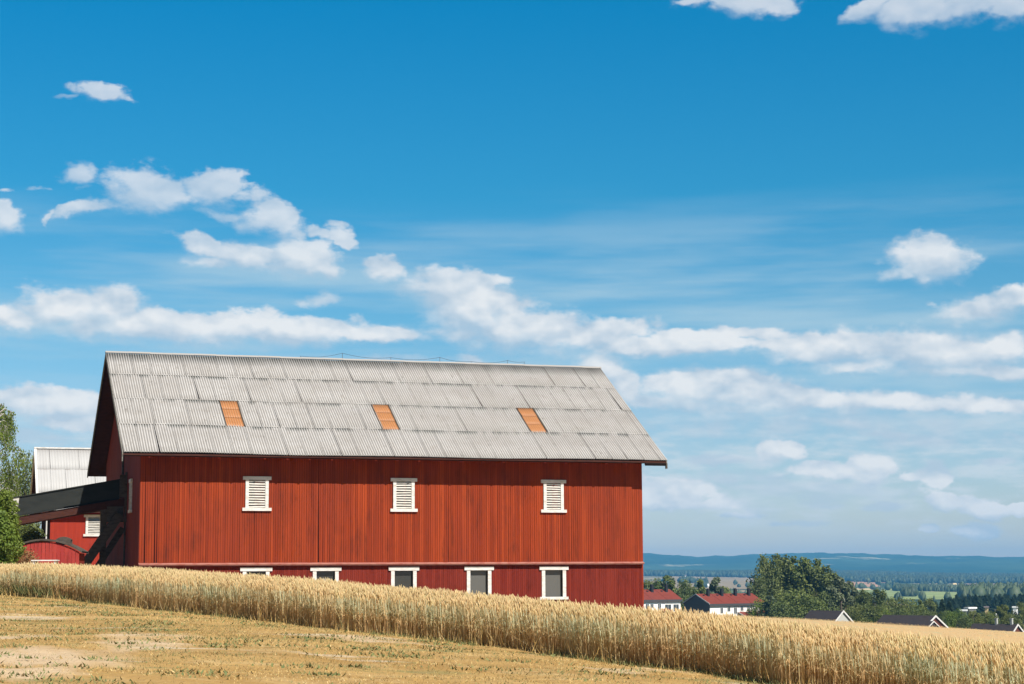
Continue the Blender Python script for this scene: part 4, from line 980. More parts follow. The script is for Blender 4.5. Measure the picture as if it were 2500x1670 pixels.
cottage(at(2485, 1524, 390), R(133), 11, 4.6, 3.6, 'dark roofed cottage with two slim chimneys on the ridge', M_dwall, chims=(1.5, 5.2))

# ------------------------------------------------------------------ hills on the horizon
def hill_mat(g, p, out):
    geo = g.n('ShaderNodeNewGeometry'); P = geo.outputs['Position']
    n = g.noise(g.scl(P, (1 / 900, 1 / 900, 1 / 200)), 1.0, 6, 0.65); n2 = g.noise(P, 0.0035, 5, 0.6); n3 = g.noise(g.vec('ADD', P, (900, 0, 0)), 0.0022, 3, 0.5)
    c = g.mix(g.mrange(n, 0.42, 0.6), (0.020, 0.045, 0.020), (0.05, 0.085, 0.035))
    c = g.mix(g.mrange(g.math('MULTIPLY', n2, n3), 0.34, 0.38), c, (0.26, 0.24, 0.14))
    g.set(p, 'Base Color', c)
M_hill = material('forested_hills', rough=1.0, spec=0.0, build=hill_mat)
ha = np.radians(np.arange(-40, 40.01, 0.1)); hr_ = np.geomspace(6300, 9500, 46)
HA, HRR = np.meshgrid(ha, hr_)
tt = (HRR - 6300) / 3200
prof = np.interp(tt, [0, 0.12, 0.45, 0.62, 0.9, 1.0], [-14, -2, 40, 62, 100, 96])
ridge = (fbm(HA * 26 + 5, HRR / 1600, 5, 0.55) - 0.5)
crest = np.interp(np.degrees(HA), [-40, 3.5, 5, 6.5, 8, 9.5, 11, 13.5, 14.2, 15.5, 18, 40], [4, 3, -1, 0, 3, 2.5, 1, 2, 4, 1, 0, 0])
HZ = prof * (1 + ridge * 0.55) + crest * tt * 1.6 + (fbm(HA * 90, HRR / 300, 4, 0.6) - 0.5) * 9 * np.minimum(tt * 4, 1)
HZ = HZ - np.clip((HA - 0.07) / 0.2, -1, 1.5) * 16 * tt - 4
hx, hy = HRR * np.sin(HA), HRR * np.cos(HA); ii = np.arange(HA.size).reshape(HA.shape)
hills = np_object('hills', np.c_[hx.ravel(), hy.ravel(), HZ.ravel()], np.c_[ii[:-1, :-1].ravel(), ii[:-1, 1:].ravel(), ii[1:, 1:].ravel(), ii[1:, :-1].ravel()][:, ::-1], M_hill, smooth=True)
tag(hills, 'long low wooded hills along the horizon', kind='structure')

# ------------------------------------------------------------------ trees
def leaf_mat(name, a, b, c3, trans=0.25):
    def f(g, p, out):
        t = g.attr('tone')
        oi = g.n('ShaderNodeObjectInfo')
        c = g.ramp(t, [(0.0, a), (0.5, b), (1.0, c3)])
        c = g.mix(g.math('MULTIPLY', oi.outputs['Random'], 0.35), c, (c3[0] * 1.1, c3[1] * 0.9, c3[2] * 0.6))
        g.set(p, 'Base Color', c)
        tr = g.n('ShaderNodeBsdfTranslucent'); g.set(tr, 'Color', g.mix(0.5, c, (c3[0] * 1.4, c3[1] * 1.5, c3[2] * 0.6)))
        mx = g.n('ShaderNodeMixShader'); mx.inputs[0].default_value = trans
        g.t.links.new(p.outputs[0], mx.inputs[1]); g.t.links.new(tr.outputs[0], mx.inputs[2]); g.t.links.new(mx.outputs[0], out.inputs[0])
    return material(name, rough=0.6, spec=0.25, build=f)
M_leaf_dark = leaf_mat('dark_green_leaves', (0.034, 0.054, 0.018), (0.072, 0.102, 0.030), (0.15, 0.175, 0.05))
M_leaf_mid = leaf_mat('mid_green_leaves', (0.04, 0.066, 0.018), (0.085, 0.12, 0.028), (0.17, 0.19, 0.05))
M_leaf_pale = leaf_mat('silvery_green_leaves', (0.055, 0.080, 0.045), (0.085, 0.115, 0.062), (0.14, 0.17, 0.10))
M_leaf_bright = leaf_mat('bright_green_leaves', (0.05, 0.09, 0.015), (0.085, 0.14, 0.02), (0.15, 0.20, 0.035), 0.35)
M_needle = leaf_mat('spruce_needles', (0.012, 0.026, 0.014), (0.020, 0.040, 0.020), (0.035, 0.058, 0.028), 0.1)
M_rust = leaf_mat('rusty_leaves', (0.14, 0.09, 0.03), (0.24, 0.11, 0.05), (0.26, 0.19, 0.08), 0.3)
M_bark = material('bark', rough=0.95, spec=0.05, build=_dirtywhite((0.10, 0.08, 0.06), (0.05, 0.04, 0.03)))
M_birch = material('birch_bark', rough=0.8, spec=0.1, build=_dirtywhite((0.42, 0.40, 0.36), (0.08, 0.07, 0.06)))

def leaf_cloud(r, C, Rr, n, size, shell=0.45, flat=0.25, droop=0.0, clump=0.0):
    """n leaves scattered over lobes with centres C (k,3) and radii Rr (k,3)"""
    k = len(C); wgt = (Rr[:, 0] * Rr[:, 2]); wgt = wgt / wgt.sum(); j = r.choice(k, n, p=wgt)
    d = r.normal(size=(n, 3)); d /= np.linalg.norm(d, axis=1, keepdims=True)
    # clumps: pull directions towards a set of twig directions
    tw = r.normal(size=(k, 26, 3)); tw /= np.linalg.norm(tw, axis=2, keepdims=True)
    td = tw[j, r.integers(0, 26, n)]; d = d * (1 - clump) + td * clump; d /= np.linalg.norm(d, axis=1, keepdims=True) + 1e-9
    rad_ = 1 - shell * r.random(n) ** 1.5 + r.normal(0, 0.07, n)
    P = C[j] + d * Rr[j] * rad_[:, None]
    P[:, 2] -= droop * r.random(n) ** 2 * size * 10
    nrm = d * 0.75 + r.normal(size=(n, 3)) * 0.55 + np.array([0, 0, 0.35]); nrm /= np.linalg.norm(nrm, axis=1, keepdims=True)
    u = np.cross(nrm, r.normal(size=(n, 3))); u /= np.linalg.norm(u, axis=1, keepdims=True) + 1e-9; v = np.cross(nrm, u)
    s = size * r.uniform(0.6, 1.4, n)[:, None]
    if droop: u = u * 0.6; v = v * 0.7 + np.array([0, 0, -0.8])
    V = np.stack([P - u * s * 0.5, P - v * s * 0.28 + nrm * s * 0.06, P + u * s * 0.5, P + v * s * 0.75], 1).reshape(-1, 3)
    tone = np.clip(r.random(n) * 0.7 + 0.3 * r.random(k)[j], 0, 1)
    return V, np.arange(4 * n).reshape(n, 4), np.repeat(tone, 4)

def make_tree(name, kind, seed, leaf, bark, n=4200, size=0.030):
    """a tree of height 1, parts trunk and crown"""
    r = np.random.default_rng(seed); o = empty(name)
    m = MB()
    if kind == 'spruce':
        m.tube([(0, 0, -0.03), (0, 0, 0.5), (0, 0, 0.98)], [0.018, 0.011, 0.002], 6)
        t = 1 - r.random(n) ** 0.62; z = 0.08 + 0.92 * t; lay = np.sin(z * 60) * 0.015
        R0 = 0.17 * (1 - t) ** 0.85 + 0.008 + lay * (1 - t); a = r.random(n) * 2 * np.pi; a = a + 0.25 * np.sin(a * 5 + z * 40)
        rr_ = R0 * (0.35 + 0.65 * r.random(n) ** 0.5) * (1 + 0.25 * np.sin(a * 3 + seed + z * 9))
        P = np.c_[np.cos(a) * rr_, np.sin(a) * rr_, z - 0.25 * rr_]
        out_ = np.c_[np.cos(a), np.sin(a), -0.45 + 0 * a]; s = size * r.uniform(0.6, 1.3, n)[:, None]; sd = np.c_[-np.sin(a), np.cos(a), r.normal(0, 0.3, n)]
        V = np.stack([P - sd * s * 0.35, P + out_ * s * 0.6, P + sd * s * 0.35, P - out_ * s * 0.5 + np.array([0, 0, 0.3]) * s], 1).reshape(-1, 3)
        F_, tn = np.arange(4 * n).reshape(n, 4), np.repeat(r.random(n), 4)
    else:
        if kind == 'broad': nl, rx, zc, hz, cl = 15, 0.36, 0.58, 0.40, 0.5
        elif kind == 'tall': nl, rx, zc, hz, cl = 14, 0.20, 0.58, 0.42, 0.55
        elif kind == 'bush': nl, rx, zc, hz, cl = 13, 0.52, 0.46, 0.44, 0.45
        elif kind == 'pointed': nl, rx, zc, hz, cl = 12, 0.24, 0.52, 0.46, 0.5
        C = []; Rr = []
        for i in range(nl):
            t = (i + 0.5) / nl; zz = zc + hz * (2 * t - 1) * 0.86
            prof_ = math.sqrt(max(0.05, 1 - (2 * t - 1) ** 2))
            if kind == 'pointed': prof_ = (1.12 - t) * 0.95
            a = i * 2.4 + r.random() * 1.3; q = rx * prof_ * r.uniform(0.35, 0.95)
            s = rx * r.uniform(0.30, 0.52) * (0.55 + 0.45 * prof_)
            C.append((math.cos(a) * q, math.sin(a) * q, zz)); Rr.append((s, s, s * r.uniform(0.8, 1.3) * (1.25 if kind == 'tall' else 1)))
        C = np.array(C); Rr = np.array(Rr)
        C[:, 2] += (0.985 - (C[:, 2] + Rr[:, 2]).max())
        m.tube([(0, 0, -0.03), (r.normal(0, .01), r.normal(0, .01), 0.3), (r.normal(0, .02), r.normal(0, .02), 0.62), (0, 0, 0.9)], [0.024, 0.017, 0.010, 0.002], 7)
        for c in C[::1]:
            z0 = max(0.12, c[2] - 0.22); m.tube([(0, 0, z0), (c[0] * 0.55, c[1] * 0.55, z0 + (c[2] - z0) * 0.65), tuple(c)], [0.009, 0.006, 0.002], 5)
        V, F_, tn = leaf_cloud(r, C, Rr, n, size, shell=0.55, clump=cl)
    m.build('trunk', bark, o)
    np_object('crown', V, F_, leaf, o, attrs={'tone': tn})
    return o
KINDS = {}
def proto(key):
    if key in KINDS: return KINDS[key], False
    spec = {'oak': ('deciduous_tree', 'broad', 11, M_leaf_dark, 4300, 0.028), 'oak2': ('deciduous_tree', 'broad', 12, M_leaf_mid, 5200, 0.030),
            'tall': ('deciduous_tree', 'tall', 13, M_leaf_dark, 3900, 0.027), 'tall2': ('deciduous_tree', 'tall', 14, M_leaf_mid, 3900, 0.027),
            'silver': ('deciduous_tree', 'tall', 15, M_leaf_pale, 5200, 0.028), 'bush': ('bushy_tree', 'bush', 16, M_leaf_mid, 5200, 0.034),
            'bush2': ('bushy_tree', 'bush', 17, M_leaf_bright, 5200, 0.034), 'bush3': ('bushy_tree', 'bush', 21, M_leaf_dark, 5200, 0.034),
            'point': ('deciduous_tree', 'pointed', 18, M_leaf_mid, 4600, 0.030), 'point2': ('deciduous_tree', 'pointed', 19, M_leaf_pale, 4600, 0.030),
            'spruce': ('spruce_tree', 'spruce', 20, M_needle, 3000, 0.045)}[key]
    KINDS[key] = make_tree(spec[0], spec[1], spec[2], spec[3], M_bark, spec[4], spec[5])
    return KINDS[key], True
trng = random.Random(4)
def tree(key, u, v, D, label, group=None, widen=1.0, sink=0.0):
    """top of the crown seen at pixel (u, v), standing D metres away"""
    o, first = proto(key)
    if not first: o = copy_tree(o)
    t = at(u, v, D); z = Tz(t.x, t.y) - sink; h = t.z - z
    o.location = (t.x, t.y, z); o.scale = (h * widen, h * widen, h); o.rotation_euler = (0, 0, trng.random() * 6.28)
    tag(o, label, 'tree', group)
    return o
G1 = 'trees behind the row houses'; G2 = 'tall trees right of the row houses'; G3 = 'trees beyond the far field'
for a in [
    ('oak', 1583, 1411, 500, 'round green tree right at the barn corner above the red roof', G1, 0.9), ('tall2', 1621, 1401, 490, 'tall tree straight behind the single chimney by the barn', G1, 1.3),
    ('bush', 1644, 1424, 510, 'low round tree between the two row houses, left one', G1, 0.9), ('oak', 1668, 1409, 500, 'rounded dark tree above the gap between the row houses', G1, 0.75),
    ('bush3', 1690, 1423, 520, 'low dark tree behind the left end of the right row house', G1, 0.8), ('point', 1709, 1413, 500, 'pointed green tree left of the first chimney of the right row house', G1, 1.1),
    ('bush', 1728, 1434, 520, 'low bushy tree between first and second chimney', G1, 0.7), ('point2', 1748, 1406, 500, 'slim pale pointed tree behind the second chimney', G1, 1.05),
    ('oak2', 1768, 1430, 510, 'small round tree just left of the third chimney', G1, 0.7),
    ('bush', 1604, 1432, 490, 'low bushy tree behind the left row house roof, near the barn', G1, 0.8), ('bush3', 1656, 1438, 480, 'dark low shrub tree at the right end of the left row house', G1, 0.8),
    ('oak', 1866, 1346, 470, 'tallest broad dark tree, left edge of the big clump', G2, 0.62), ('tall', 1893, 1347, 480, 'tall dark tree at the top of the big clump', G2, 1.1),
    ('oak2', 1915, 1360, 490, 'broad tree second from the left top of the big clump', G2, 0.5), ('tall2', 1936, 1354, 480, 'olive green tall tree in the middle of the big clump', G2, 1.15),
    ('tall', 1964, 1364, 490, 'slim dark tree right of the middle of the big clump', G2, 1.0), ('tall2', 1991, 1360, 480, 'tall tree near the right side of the big clump', G2, 1.15),
    ('tall', 2012, 1376, 470, 'tall dark tree closing the right side of the big clump', G2, 1.1), ('oak', 2022, 1392, 480, 'lower dark tree at the right foot of the big clump', G2, 0.6),
    ('oak', 1850, 1400, 465, 'dark hanging branches tree at the lower left of the big clump', G2, 0.62),
    ('point2', 1880, 1452, 440, 'pale willow like tree right beside the row house end', G2, 1.5), ('bush2', 1858, 1456, 445, 'bright low tree touching the right end of the row house', G2, 0.75),
    ('bush', 1947, 1434, 430, 'large rounded bush tree in front of the big clump', G2, 1.15), ('bush3', 1912, 1462, 425, 'dark low bush tree at the foot of the big clump', G2, 1.2),
    ('bush3', 1985, 1455, 435, 'dark rounded tree just left of the first dark cottage roof', G2, 1.0), ('bush3', 2012, 1440, 450, 'dark tree behind the first dark cottage roof', G2, 0.9),
    ('silver', 2050, 1405, 450, 'tall silvery green tree above the first dark cottage', G2, 1.25), ('silver', 2072, 1416, 455, 'silvery tree right of the first cottage gable', G2, 1.15),
    ('tall', 2110, 1436, 450, 'slim dark tree, left of a pair right of the silvery tree', G3, 1.2), ('tall', 2139, 1435, 455, 'slim dark tree, right of a pair right of the silvery tree', G3, 1.25),
    ('silver', 2090, 1440, 460, 'pale slim tree between the silvery tree and the dark pair', G3, 1.1), ('bush2', 2152, 1482, 420, 'bright green low tree left of the middle cottage', G3, 0.9),
    ('oak', 2172, 1454, 470, 'round dark tree above the bright low tree', G3, 0.7), ('bush', 2215, 1454, 450, 'broad olive tree above the middle cottage roof', G3, 1.05),
    ('bush3', 2195, 1478, 430, 'dark low tree left of the middle cottage ridge', G3, 1.0), ('point', 2247, 1463, 470, 'narrow green tree behind the middle cottage gable', G3, 1.2),
    ('tall', 2268, 1458, 490, 'slim dark tree behind the top of the middle cottage gable', G3, 1.2), ('spruce', 2300, 1462, 470, 'dark spruce right of the middle cottage gable', G3, 1.5),
    ('spruce', 2318, 1465, 480, 'second dark spruce right of the middle cottage gable', G3, 1.5), ('spruce', 2285, 1468, 500, 'dark spruce partly behind the gable top of the middle cottage', G3, 1.5),
    ('bush', 2305, 1487, 420, 'low green tree right behind the brown gable', G3, 0.9), ('bush2', 2334, 1483, 410, 'bright rounded tree between the middle and right cottages', G3, 1.0),
    ('oak2', 2376, 1488, 410, 'rounded olive tree left of the two chimney cottage', G3, 0.75), ('bush', 2405, 1489, 420, 'low olive tree above the left end of the two chimney cottage', G3, 0.9),
    ('tall2', 2445, 1474, 440, 'pale green tree above the chimneys of the right cottage', G3, 1.25), ('oak', 2493, 1466, 420, 'big dark green tree at the right picture edge', G3, 0.8),
    ('bush3', 2467, 1494, 410, 'dark low tree between the two cottage chimneys', G3, 0.9), ('bush', 2425, 1498, 400, 'low tree just left of the first cottage chimney', G3, 0.7),
    ('bush3', 2355, 1500, 400, 'dark low shrub tree beside the far field edge', G3, 0.8), ('bush3', 2130, 1470, 420, 'dark low tree at the foot of the slim pair', G3, 1.0), ('bush3', 2085, 1468, 420, 'dark shrub tree right of the first cottage gable', G3, 0.9),
    ('bush3', 2255, 1484, 420, 'dark shrub tree just above the middle cottage roof', G3, 1.1), ('bush3', 2240, 1475, 440, 'dark round tree above the middle cottage ridge', G3, 1.0)]:
    tree(*a)
# spruce stand beyond the trees on the right, each tree its own
sr = random.Random(8)
spots_ = sorted([(2300 + i * 7.4 + sr.uniform(-3, 3), sr.uniform(-4, 5), sr.uniform(760, 900)) for i in range(36)])
for i, (u, dv, D) in enumerate(spots_):
    ORD = ['first', 'second', 'third', 'fourth', 'fifth', 'sixth', 'seventh', 'eighth', 'ninth', 'tenth', 'eleventh', 'twelfth', 'thirteenth', 'fourteenth', 'fifteenth', 'sixteenth', 'seventeenth', 'eighteenth']
    tree('spruce', u, 1452 + dv + max(0, 2345 - u) * 0.25, D, 'dark valley spruce, %s from the %s end of the spruce stand' % (ORD[i if i < 18 else 35 - i], 'left' if i < 18 else 'right'), 'spruces standing close together in the valley', 1.6)

# ------------------------------------------------------------------ left edge: drooping birch, bright shrub, dark trees
def drooping_birch():
    r = np.random.default_rng(31); P0 = at(-30, 1400, 112); o = empty('birch_tree', (P0.x, P0.y, Tz(P0.x, P0.y)))
    tag(o, 'tall birch with drooping leafy twigs at the left picture edge', 'tree')
    H = at(0, 975, 112).z - o.location.z; m = MB()
    m.tube([(0, 0, -0.2), (0.1, 0, H * 0.4), (-0.05, 0.1, H * 0.75), (0.1, 0, H)], [0.2, 0.15, 0.08, 0.02], 8)
    pts = []; 
    for i in range(24):
        z0 = H * r.uniform(0.45, 0.95); a = r.random() * 2 * np.pi; l = r.uniform(0.9, 2.6) * (1.25 - z0 / H * 0.75)
        p1 = np.array([np.cos(a) * l * 0.6, np.sin(a) * l * 0.6, z0 + l * 0.5]); p2 = np.array([np.cos(a) * l, np.sin(a) * l, z0 + l * 0.35])
        m.tube([(0, 0, z0), tuple(p1), tuple(p2)], [0.05, 0.03, 0.012], 5)
        for j in range(9):
            t = r.random(); q = p1 * (1 - t) + p2 * t; dl = r.uniform(0.6, 2.2); sw = r.normal(0, 0.12, 2)
            end = q + np.array([np.cos(a) * 0.25 + sw[0], np.sin(a) * 0.25 + sw[1], -dl]); m.tube([tuple(q), tuple((q + end) / 2 + np.array([sw[1], sw[0], 0.1])), tuple(end)], [0.010, 0.006, 0.004], 3)
            nn_ = int(24 * dl); tt_ = r.random(nn_)[:, None]; pts.append(q * (1 - tt_) + end * tt_ + r.normal(0, 0.10, (nn_, 3)))
    m.build('trunk', M_birch, o)
    P = np.concatenate(pts); n = len(P); u = r.normal(size=(n, 3)); u[:, 2] *= 0.4; u /= np.linalg.norm(u, axis=1, keepdims=True); v = np.c_[r.normal(0, 0.3, (n, 2)), -np.ones(n)]
    s = 0.10 * r.uniform(0.6, 1.4, n)[:, None]
    V = np.stack([P - u * s * 0.45, P - v * s * 0.5, P + u * s * 0.45, P + v * s * 0.8], 1).reshape(-1, 3)
    np_object('crown', V, np.arange(4 * n).reshape(n, 4), M_leaf_bright, o, attrs={'tone': np.repeat(r.random(n), 4)})
drooping_birch()
def leafy(name, label, cat, u, vtop, D, half, n, size, mat, seed, clump=0.5, base_v=1400, squash=1.0, droop=0.0):
    r = np.random.default_rng(seed); top = at(u, vtop, D); bz = Tz(top.x, top.y) - 0.1; H = top.z - bz
    o = empty(name, (top.x, top.y, bz)); tag(o, label, cat)
    k = 16; C = []; Rr = []
    for i in range(k):
        t = (i + 0.5) / k; zz = H * (0.10 + 0.74 * t); pr = math.sqrt(max(0.1, 1 - (1.7 * t - 0.75) ** 2)); a = i * 2.4 + r.random(); q = half * pr * r.uniform(0.2, 0.62); s = half * r.uniform(0.36, 0.55)
        C.append((math.cos(a) * q, math.sin(a) * q, zz)); Rr.append((s, s, min(s * 1.2, H * 0.22)))
    C = np.array(C); Rr = np.array(Rr); C[:, 2] += (H - (C[:, 2] + Rr[:, 2]).max())
    V, F_, tn = leaf_cloud(r, C, Rr, n, size, shell=0.6, clump=clump, droop=droop)
    m = MB(); m.tube([(0, 0, -0.1), (0.05, 0, H * 0.5), (0, 0.05, H * 0.85)], [0.06 * half ** 0.5, 0.04 * half ** 0.5, 0.01], 7)
    for c in C: m.tube([(0, 0, max(0.1, c[2] * 0.4)), tuple(c)], [0.03, 0.008], 5)
    m.build('trunk', M_bark, o); np_object('crown', V, F_, mat, o, attrs={'tone': tn})
    return o
leafy('leafy_tree', 'bright green leafy tree in front of the ramp end at the left edge', 'tree', 8, 1192, 72, 0.98, 15000, 0.085, M_leaf_bright, 41)
leafy('leafy_tree', 'bright bushy tree at the left edge, lower and wider than its neighbour', 'tree', -12, 1235, 69, 1.0, 14000, 0.085, M_leaf_bright, 46)
leafy('leafy_tree', 'dark green drooping tree behind the ramp left of the white roof', 'tree', 62, 1098, 150, 2.5, 15000, 0.17, M_leaf_mid, 42, droop=0.5)
leafy('leafy_tree', 'dark green tree behind the birch at the left edge', 'tree', 5, 1128, 155, 2.8, 15000, 0.17, M_leaf_mid, 43, droop=0.5)
leafy('leafy_tree', 'grey green tree showing below the ramp beside the red hut', 'tree', 72, 1272, 98, 1.15, 12000, 0.10, M_leaf_dark, 44)
leafy('shrub', 'rusty red and green shrub in front of the curved roof hut', 'shrub', 68, 1334, 80, 0.85, 5500, 0.055, M_rust, 45, clump=0.3)

# ------------------------------------------------------------------ fields and woods down in the valley
def field_mat(c):
    def f(g, p, out):
        geo = g.n('ShaderNodeNewGeometry'); n = g.noise(g.scl(geo.outputs['Position'], (0.012, 0.02, 0.012)), 1.0, 5, 0.6)
        g.set(p, 'Base Color', g.mix(g.mrange(n, 0.35, 0.65), tuple(q * 0.8 for q in c), tuple(min(1, q * 1.15) for q in c)))
    return f
def field_patch(poly, c, label):
    """corner pixels -> where they fall on the ground -> a sheet that follows the terrain"""
    P = [ground_hit(u, v) for u, v in poly]
    if any(p is None for p in P): print('field skipped', label); return
    P = np.array(P); n1, n2 = 30, 12; s = np.linspace(0, 1, n1)[:, None, None]; t = np.linspace(0, 1, n2)[None, :, None]
    G = (P[0] * (1 - s) + P[1] * s) * (1 - t) + (P[3] * (1 - s) + P[2] * s) * t
    G = G + (fbm(G[..., 0] / 150, G[..., 1] / 150, 3)[..., None] - 0.5) * 60 * np.array([1.0, 0.6])
    Z = T(G[..., 0], G[..., 1]) + 0.8; ii = np.arange(n1 * n2).reshape(n1, n2)
    o = np_object('field', np.c_[G[..., 0].ravel(), G[..., 1].ravel(), Z.ravel()], np.c_[ii[:-1, :-1].ravel(), ii[1:, :-1].ravel(), ii[1:, 1:].ravel(), ii[:-1, 1:].ravel()], material('field_' + label.split()[0], rough=0.95, spec=0.05, build=field_mat(c)), smooth=True)
    tag(o, label, kind='structure')
# corners: near left, near right, far right, far left
field_patch([(1560, 1438), (1850, 1440), (1850, 1407), (1640, 1404)], (0.24, 0.18, 0.10), 'tan stubble field beyond the row houses')
field_patch([(1540, 1400), (1690, 1400), (1690, 1393), (1540, 1390)], (0.36, 0.26, 0.17), 'pinkish harvested field right of the barn')
field_patch([(2080, 1466), (2360, 1466), (2380, 1441), (2080, 1433)], (0.20, 0.24, 0.09), 'pale green field between the tree belts')
field_patch([(2090, 1441), (2340, 1447), (2340, 1442), (2090, 1435)], (0.50, 0.38, 0.20), 'golden strip along the far side of the green field')
field_patch([(2330, 1452), (2520, 1456), (2520, 1430), (2360, 1422)], (0.20, 0.14, 0.085), 'brown field at the right edge of the valley')
field_patch([(2070, 1434), (2160, 1434), (2160, 1414), (2070, 1414)], (0.34, 0.20, 0.12), 'reddish field beyond the silvery tree')
def wood(n, u0, u1, y0, y1, h0, h1, label, mat, seed, wide=1.0, keep=0.0):
    """far-off wood that reads as one mass: low-poly crowns with uneven tops"""
    r = np.random.default_rng(seed); a0, a1 = math.atan((u0 - 1250) / F), math.atan((u1 - 1250) / F)
    a = r.uniform(a0, a1, n); d = r.uniform(0, 1, n); D = y0(np.degrees(a)) * (1 - d) + y1(np.degrees(a)) * d
    if keep:
        k_ = fbm(np.sin(a) * D / 260, D / 500, 3) > keep; a, D = a[k_], D[k_]; n = len(a)
    x, y = D * np.tan(a), D; z = T(x, y); h = r.uniform(h0, h1, n); con = r.random(n) < 0.55
    m_ = 6; ang = np.arange(m_) * 2 * np.pi / m_; rows_ = [(0.0, 0.0), (0.16, 0.75), (0.45, 1.0), (0.78, 0.62), (1.0, 0.06)]
    V = []
    for t, q in rows_:
        q2 = np.where(con, np.interp(t, [0, .15, 1], [0.3, 1.0, 0.03]), q); w = h * np.where(con, 0.24, 0.40) * wide * q2
        V.append(np.stack([np.c_[x + np.cos(b_ + a * 50) * w * (0.8 + 0.4 * r.random(n)), y + np.sin(b_ + a * 50) * w * (0.8 + 0.4 * r.random(n)), z + h * t * (0.94 + 0.12 * r.random(n))] for b_ in ang], 1))
    V = np.stack(V, 1).reshape(-1, 3); base = np.arange(n)[:, None] * (m_ * 5); Fq = []
    for q in range(4):
        for s_ in range(m_): Fq.append(base + np.array([q * m_ + s_, q * m_ + (s_ + 1) % m_, (q + 1) * m_ + (s_ + 1) % m_, (q + 1) * m_ + s_]))
    o = np_object('wood', V, np.concatenate(Fq), mat, attrs={'tone': np.repeat(r.random(n), m_ * 5)})
    tag(o, label, 'wood', kind='stuff')
M_wood = leaf_mat('far_wood_crowns', (0.014, 0.026, 0.012), (0.026, 0.044, 0.018), (0.045, 0.065, 0.025), 0.0)
M_wood2 = leaf_mat('valley_crowns', (0.02, 0.036, 0.014), (0.036, 0.06, 0.022), (0.07, 0.09, 0.04), 0.0)
ci = lambda *q: (lambda a: np.interp(a, [v[0] for v in q], [v[1] for v in q]))
wood(15000, 1500, 2560, ci((3, 5000), (7, 4900), (11, 4100), (16, 4000)), ci((3, 6200), (16, 6200)), 10, 17, 'dark wood stretching across the far side of the valley', M_wood, 51, 1.1)
wood(2400, 2170, 2440, ci((11, 2480), (16, 2480)), ci((11, 2950), (16, 2850)), 5, 11, 'mixed wood behind the pale green field', M_wood2, 52, 0.85)
wood(420, 1560, 1720, ci((3, 2900), (7, 2900)), ci((3, 3700), (7, 3700)), 8, 14, 'dark wood among the fields right of the barn', M_wood, 53, 1.3, 0.47)
wood(520, 2330, 2560, ci((13, 1500), (17, 1500)), ci((13, 2100), (17, 2100)), 9, 16, 'belt of trees in the valley at the right edge', M_wood2, 54, 1.2, 0.42)
wood(1100, 1500, 2560, ci((3, 1500), (17, 1500)), ci((3, 4800), (17, 4300)), 6, 11, 'hedgerow trees scattered between the valley fields', M_wood2, 55, 1.2, 0.60)
wood(60, 2193, 2222, ci((11, 1900), (16, 1900)), ci((11, 1990), (16, 1990)), 8, 12, 'clump of trees standing alone in the pale green field', M_wood, 56, 1.2)

# ------------------------------------------------------------------ farmhouses and sheds in the valley
fr_ = random.Random(12)
def valley_house(u, v, w, h, wallc, roofc, label, flat=False, D=None):
    g_ = ground_hit(u, v) if D is None else (at(u, v, D).x, at(u, v, D).y)
    if g_ is None: return
    x, y = g_; z = Tz(x, y) if D is None else at(u, v, D).z - h * at(u, v, D).y / F
    k = y / F; W2_, H2 = w * k, h * k
    o = empty('warehouse' if flat else 'farmhouse', (x, y, z), fr_.uniform(-0.5, 0.5)); tag(o, label, 'warehouse' if flat else 'house')
    dp = W2_ * 0.7
    m = MB(); m.box(-W2_ / 2, W2_ / 2, 0, dp, -2, H2); m.build('wall', wallc, o)
    m = MB()
    if flat: m.box(-W2_ / 2 - 0.3, W2_ / 2 + 0.3, -0.3, dp + 0.3, H2, H2 + 0.6)
    else: m.prism([(-W2_ / 2 - 0.4, -0.5, H2), (-W2_ / 2 - 0.4, dp / 2, H2 * 1.7), (-W2_ / 2 - 0.4, dp + 0.5, H2)], (W2_ + 0.8, 0, 0))
    m.build('roof', roofc, o)
M_vroof = material('grey_house_roof', (0.12, 0.10, 0.10), 0.8, 0.2); M_yel = material('yellow_house_paint', (0.55, 0.42, 0.22), 0.8, 0.1); M_pink = material('pale_red_house_paint', (0.55, 0.33, 0.26), 0.8, 0.1)
M_bright = material('white_wall_paint', (0.8, 0.79, 0.76), 0.7, 0.2); M_flat = material('pale_flat_roof', (0.7, 0.7, 0.68), 0.6, 0.2)
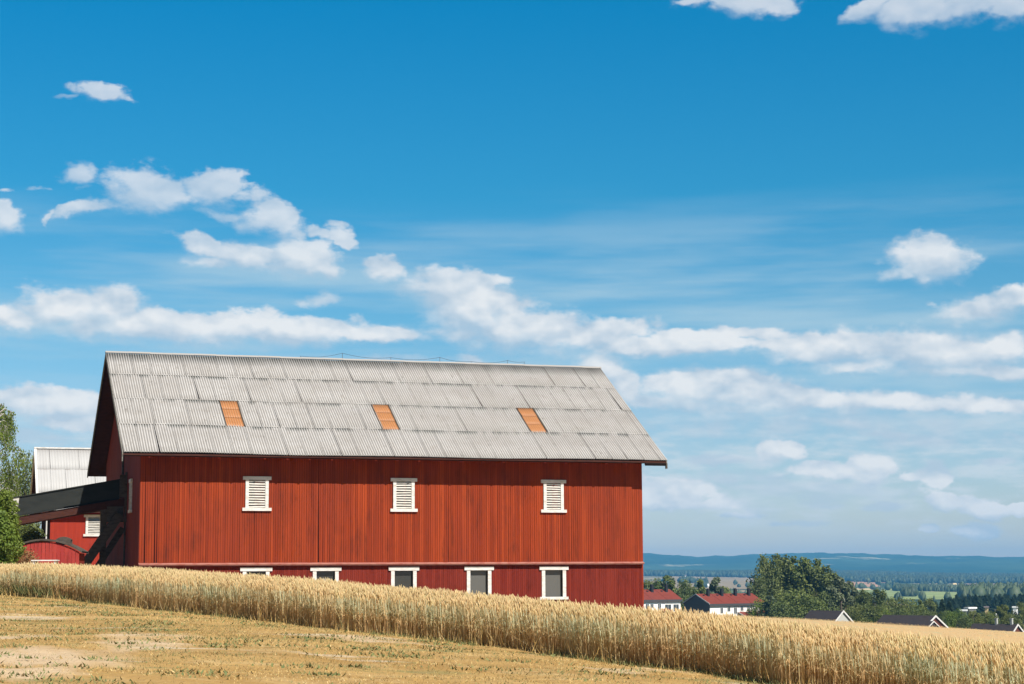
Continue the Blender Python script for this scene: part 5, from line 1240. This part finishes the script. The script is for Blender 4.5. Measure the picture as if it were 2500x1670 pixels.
for q in [(1674, 1410, 4, 4, M_bright, M_vroof, 'tiny white farmhouse beside the dark wood right of the barn'), (1728, 1436, 7, 6, M_bright, M_bright, 'white farmhouse just left of the third chimney of the row house'),
          (1794, 1447, 8, 6, M_bright, M_vroof, 'white house seen between the third and fourth chimney'), (1706, 1402, 9, 3, M_bright, M_flat, 'long pale barn among the fields above the row house'),
          (2084, 1410, 5, 4, M_bright, M_vroof, 'white farmhouse in the dark wood right of the silvery tree, left one'), (2101, 1411, 4, 4, M_bright, M_vroof, 'white farmhouse in the dark wood, second from the left'),
          (2138, 1412, 12, 3, M_pink, M_pink, 'pale pinkish farm in the dark wood above the slim pair'), (2205, 1437, 8, 6, M_pink, M_yel, 'pinkish house at the far edge of the pale green field'),
          (2219, 1440, 4, 7, M_pink, M_vroof, 'narrow pinkish house at the far edge of the pale green field'), (2332, 1436, 8, 7, M_yel, M_yel, 'yellow house at the right end of the mixed wood'),
          (2333, 1443, 5, 4, M_bright, M_vroof, 'small white house below the yellow house'), (2407, 1446, 6, 8, M_yel, M_bright, 'cream farmhouse left of the brown field'),
          (2486, 1455, 9, 6, M_yel, M_bright, 'cream house at the lower edge of the brown field'), (2476, 1411, 16, 5, M_bright, M_flat, 'large white building in the far wood at the right edge')]:
    valley_house(*q)
for q in [(2352, 1492, 14, 3.0, M_hgrey, M_flat, 'low warehouse with white flat roof, lower left of the pair', True, 700), (2374, 1486, 22, 3.0, M_hgrey, M_flat, 'low warehouse with wide white flat roof behind the bright tree', True, 760),
          (2408, 1483, 7, 4.0, M_yel, M_vroof, 'small yellow house among the trees above the right cottage', False, 720), (2433, 1490, 5, 3.0, M_bright, M_vroof, 'small white house among trees, left of the cottage chimneys', False, 650),
          (2478, 1484, 10, 3.0, M_bright, M_flat, 'pale shed roof above the right cottage chimney', True, 720)]:
    valley_house(*q)

# ------------------------------------------------------------------ haze: one closed box of even, thin air
m = MB(); m.box(-9900, 9900, -9900, 9900, -75, 128)
hz = m.build('haze', None); tag(hz, 'thin blue summer haze over the valley', kind='stuff')
hm = bpy.data.materials.new('haze_air'); hm.use_nodes = True; g = NT(hm.node_tree)
ho = g.n('ShaderNodeOutputMaterial'); pv = g.n('ShaderNodeVolumePrincipled')
pv.inputs['Color'].default_value = (0.13, 0.47, 0.86, 1); pv.inputs['Density'].default_value = 0.0001; pv.inputs['Anisotropy'].default_value = 0.0
g.t.links.new(pv.outputs[0], ho.inputs['Volume']); hz.data.materials.append(hm)
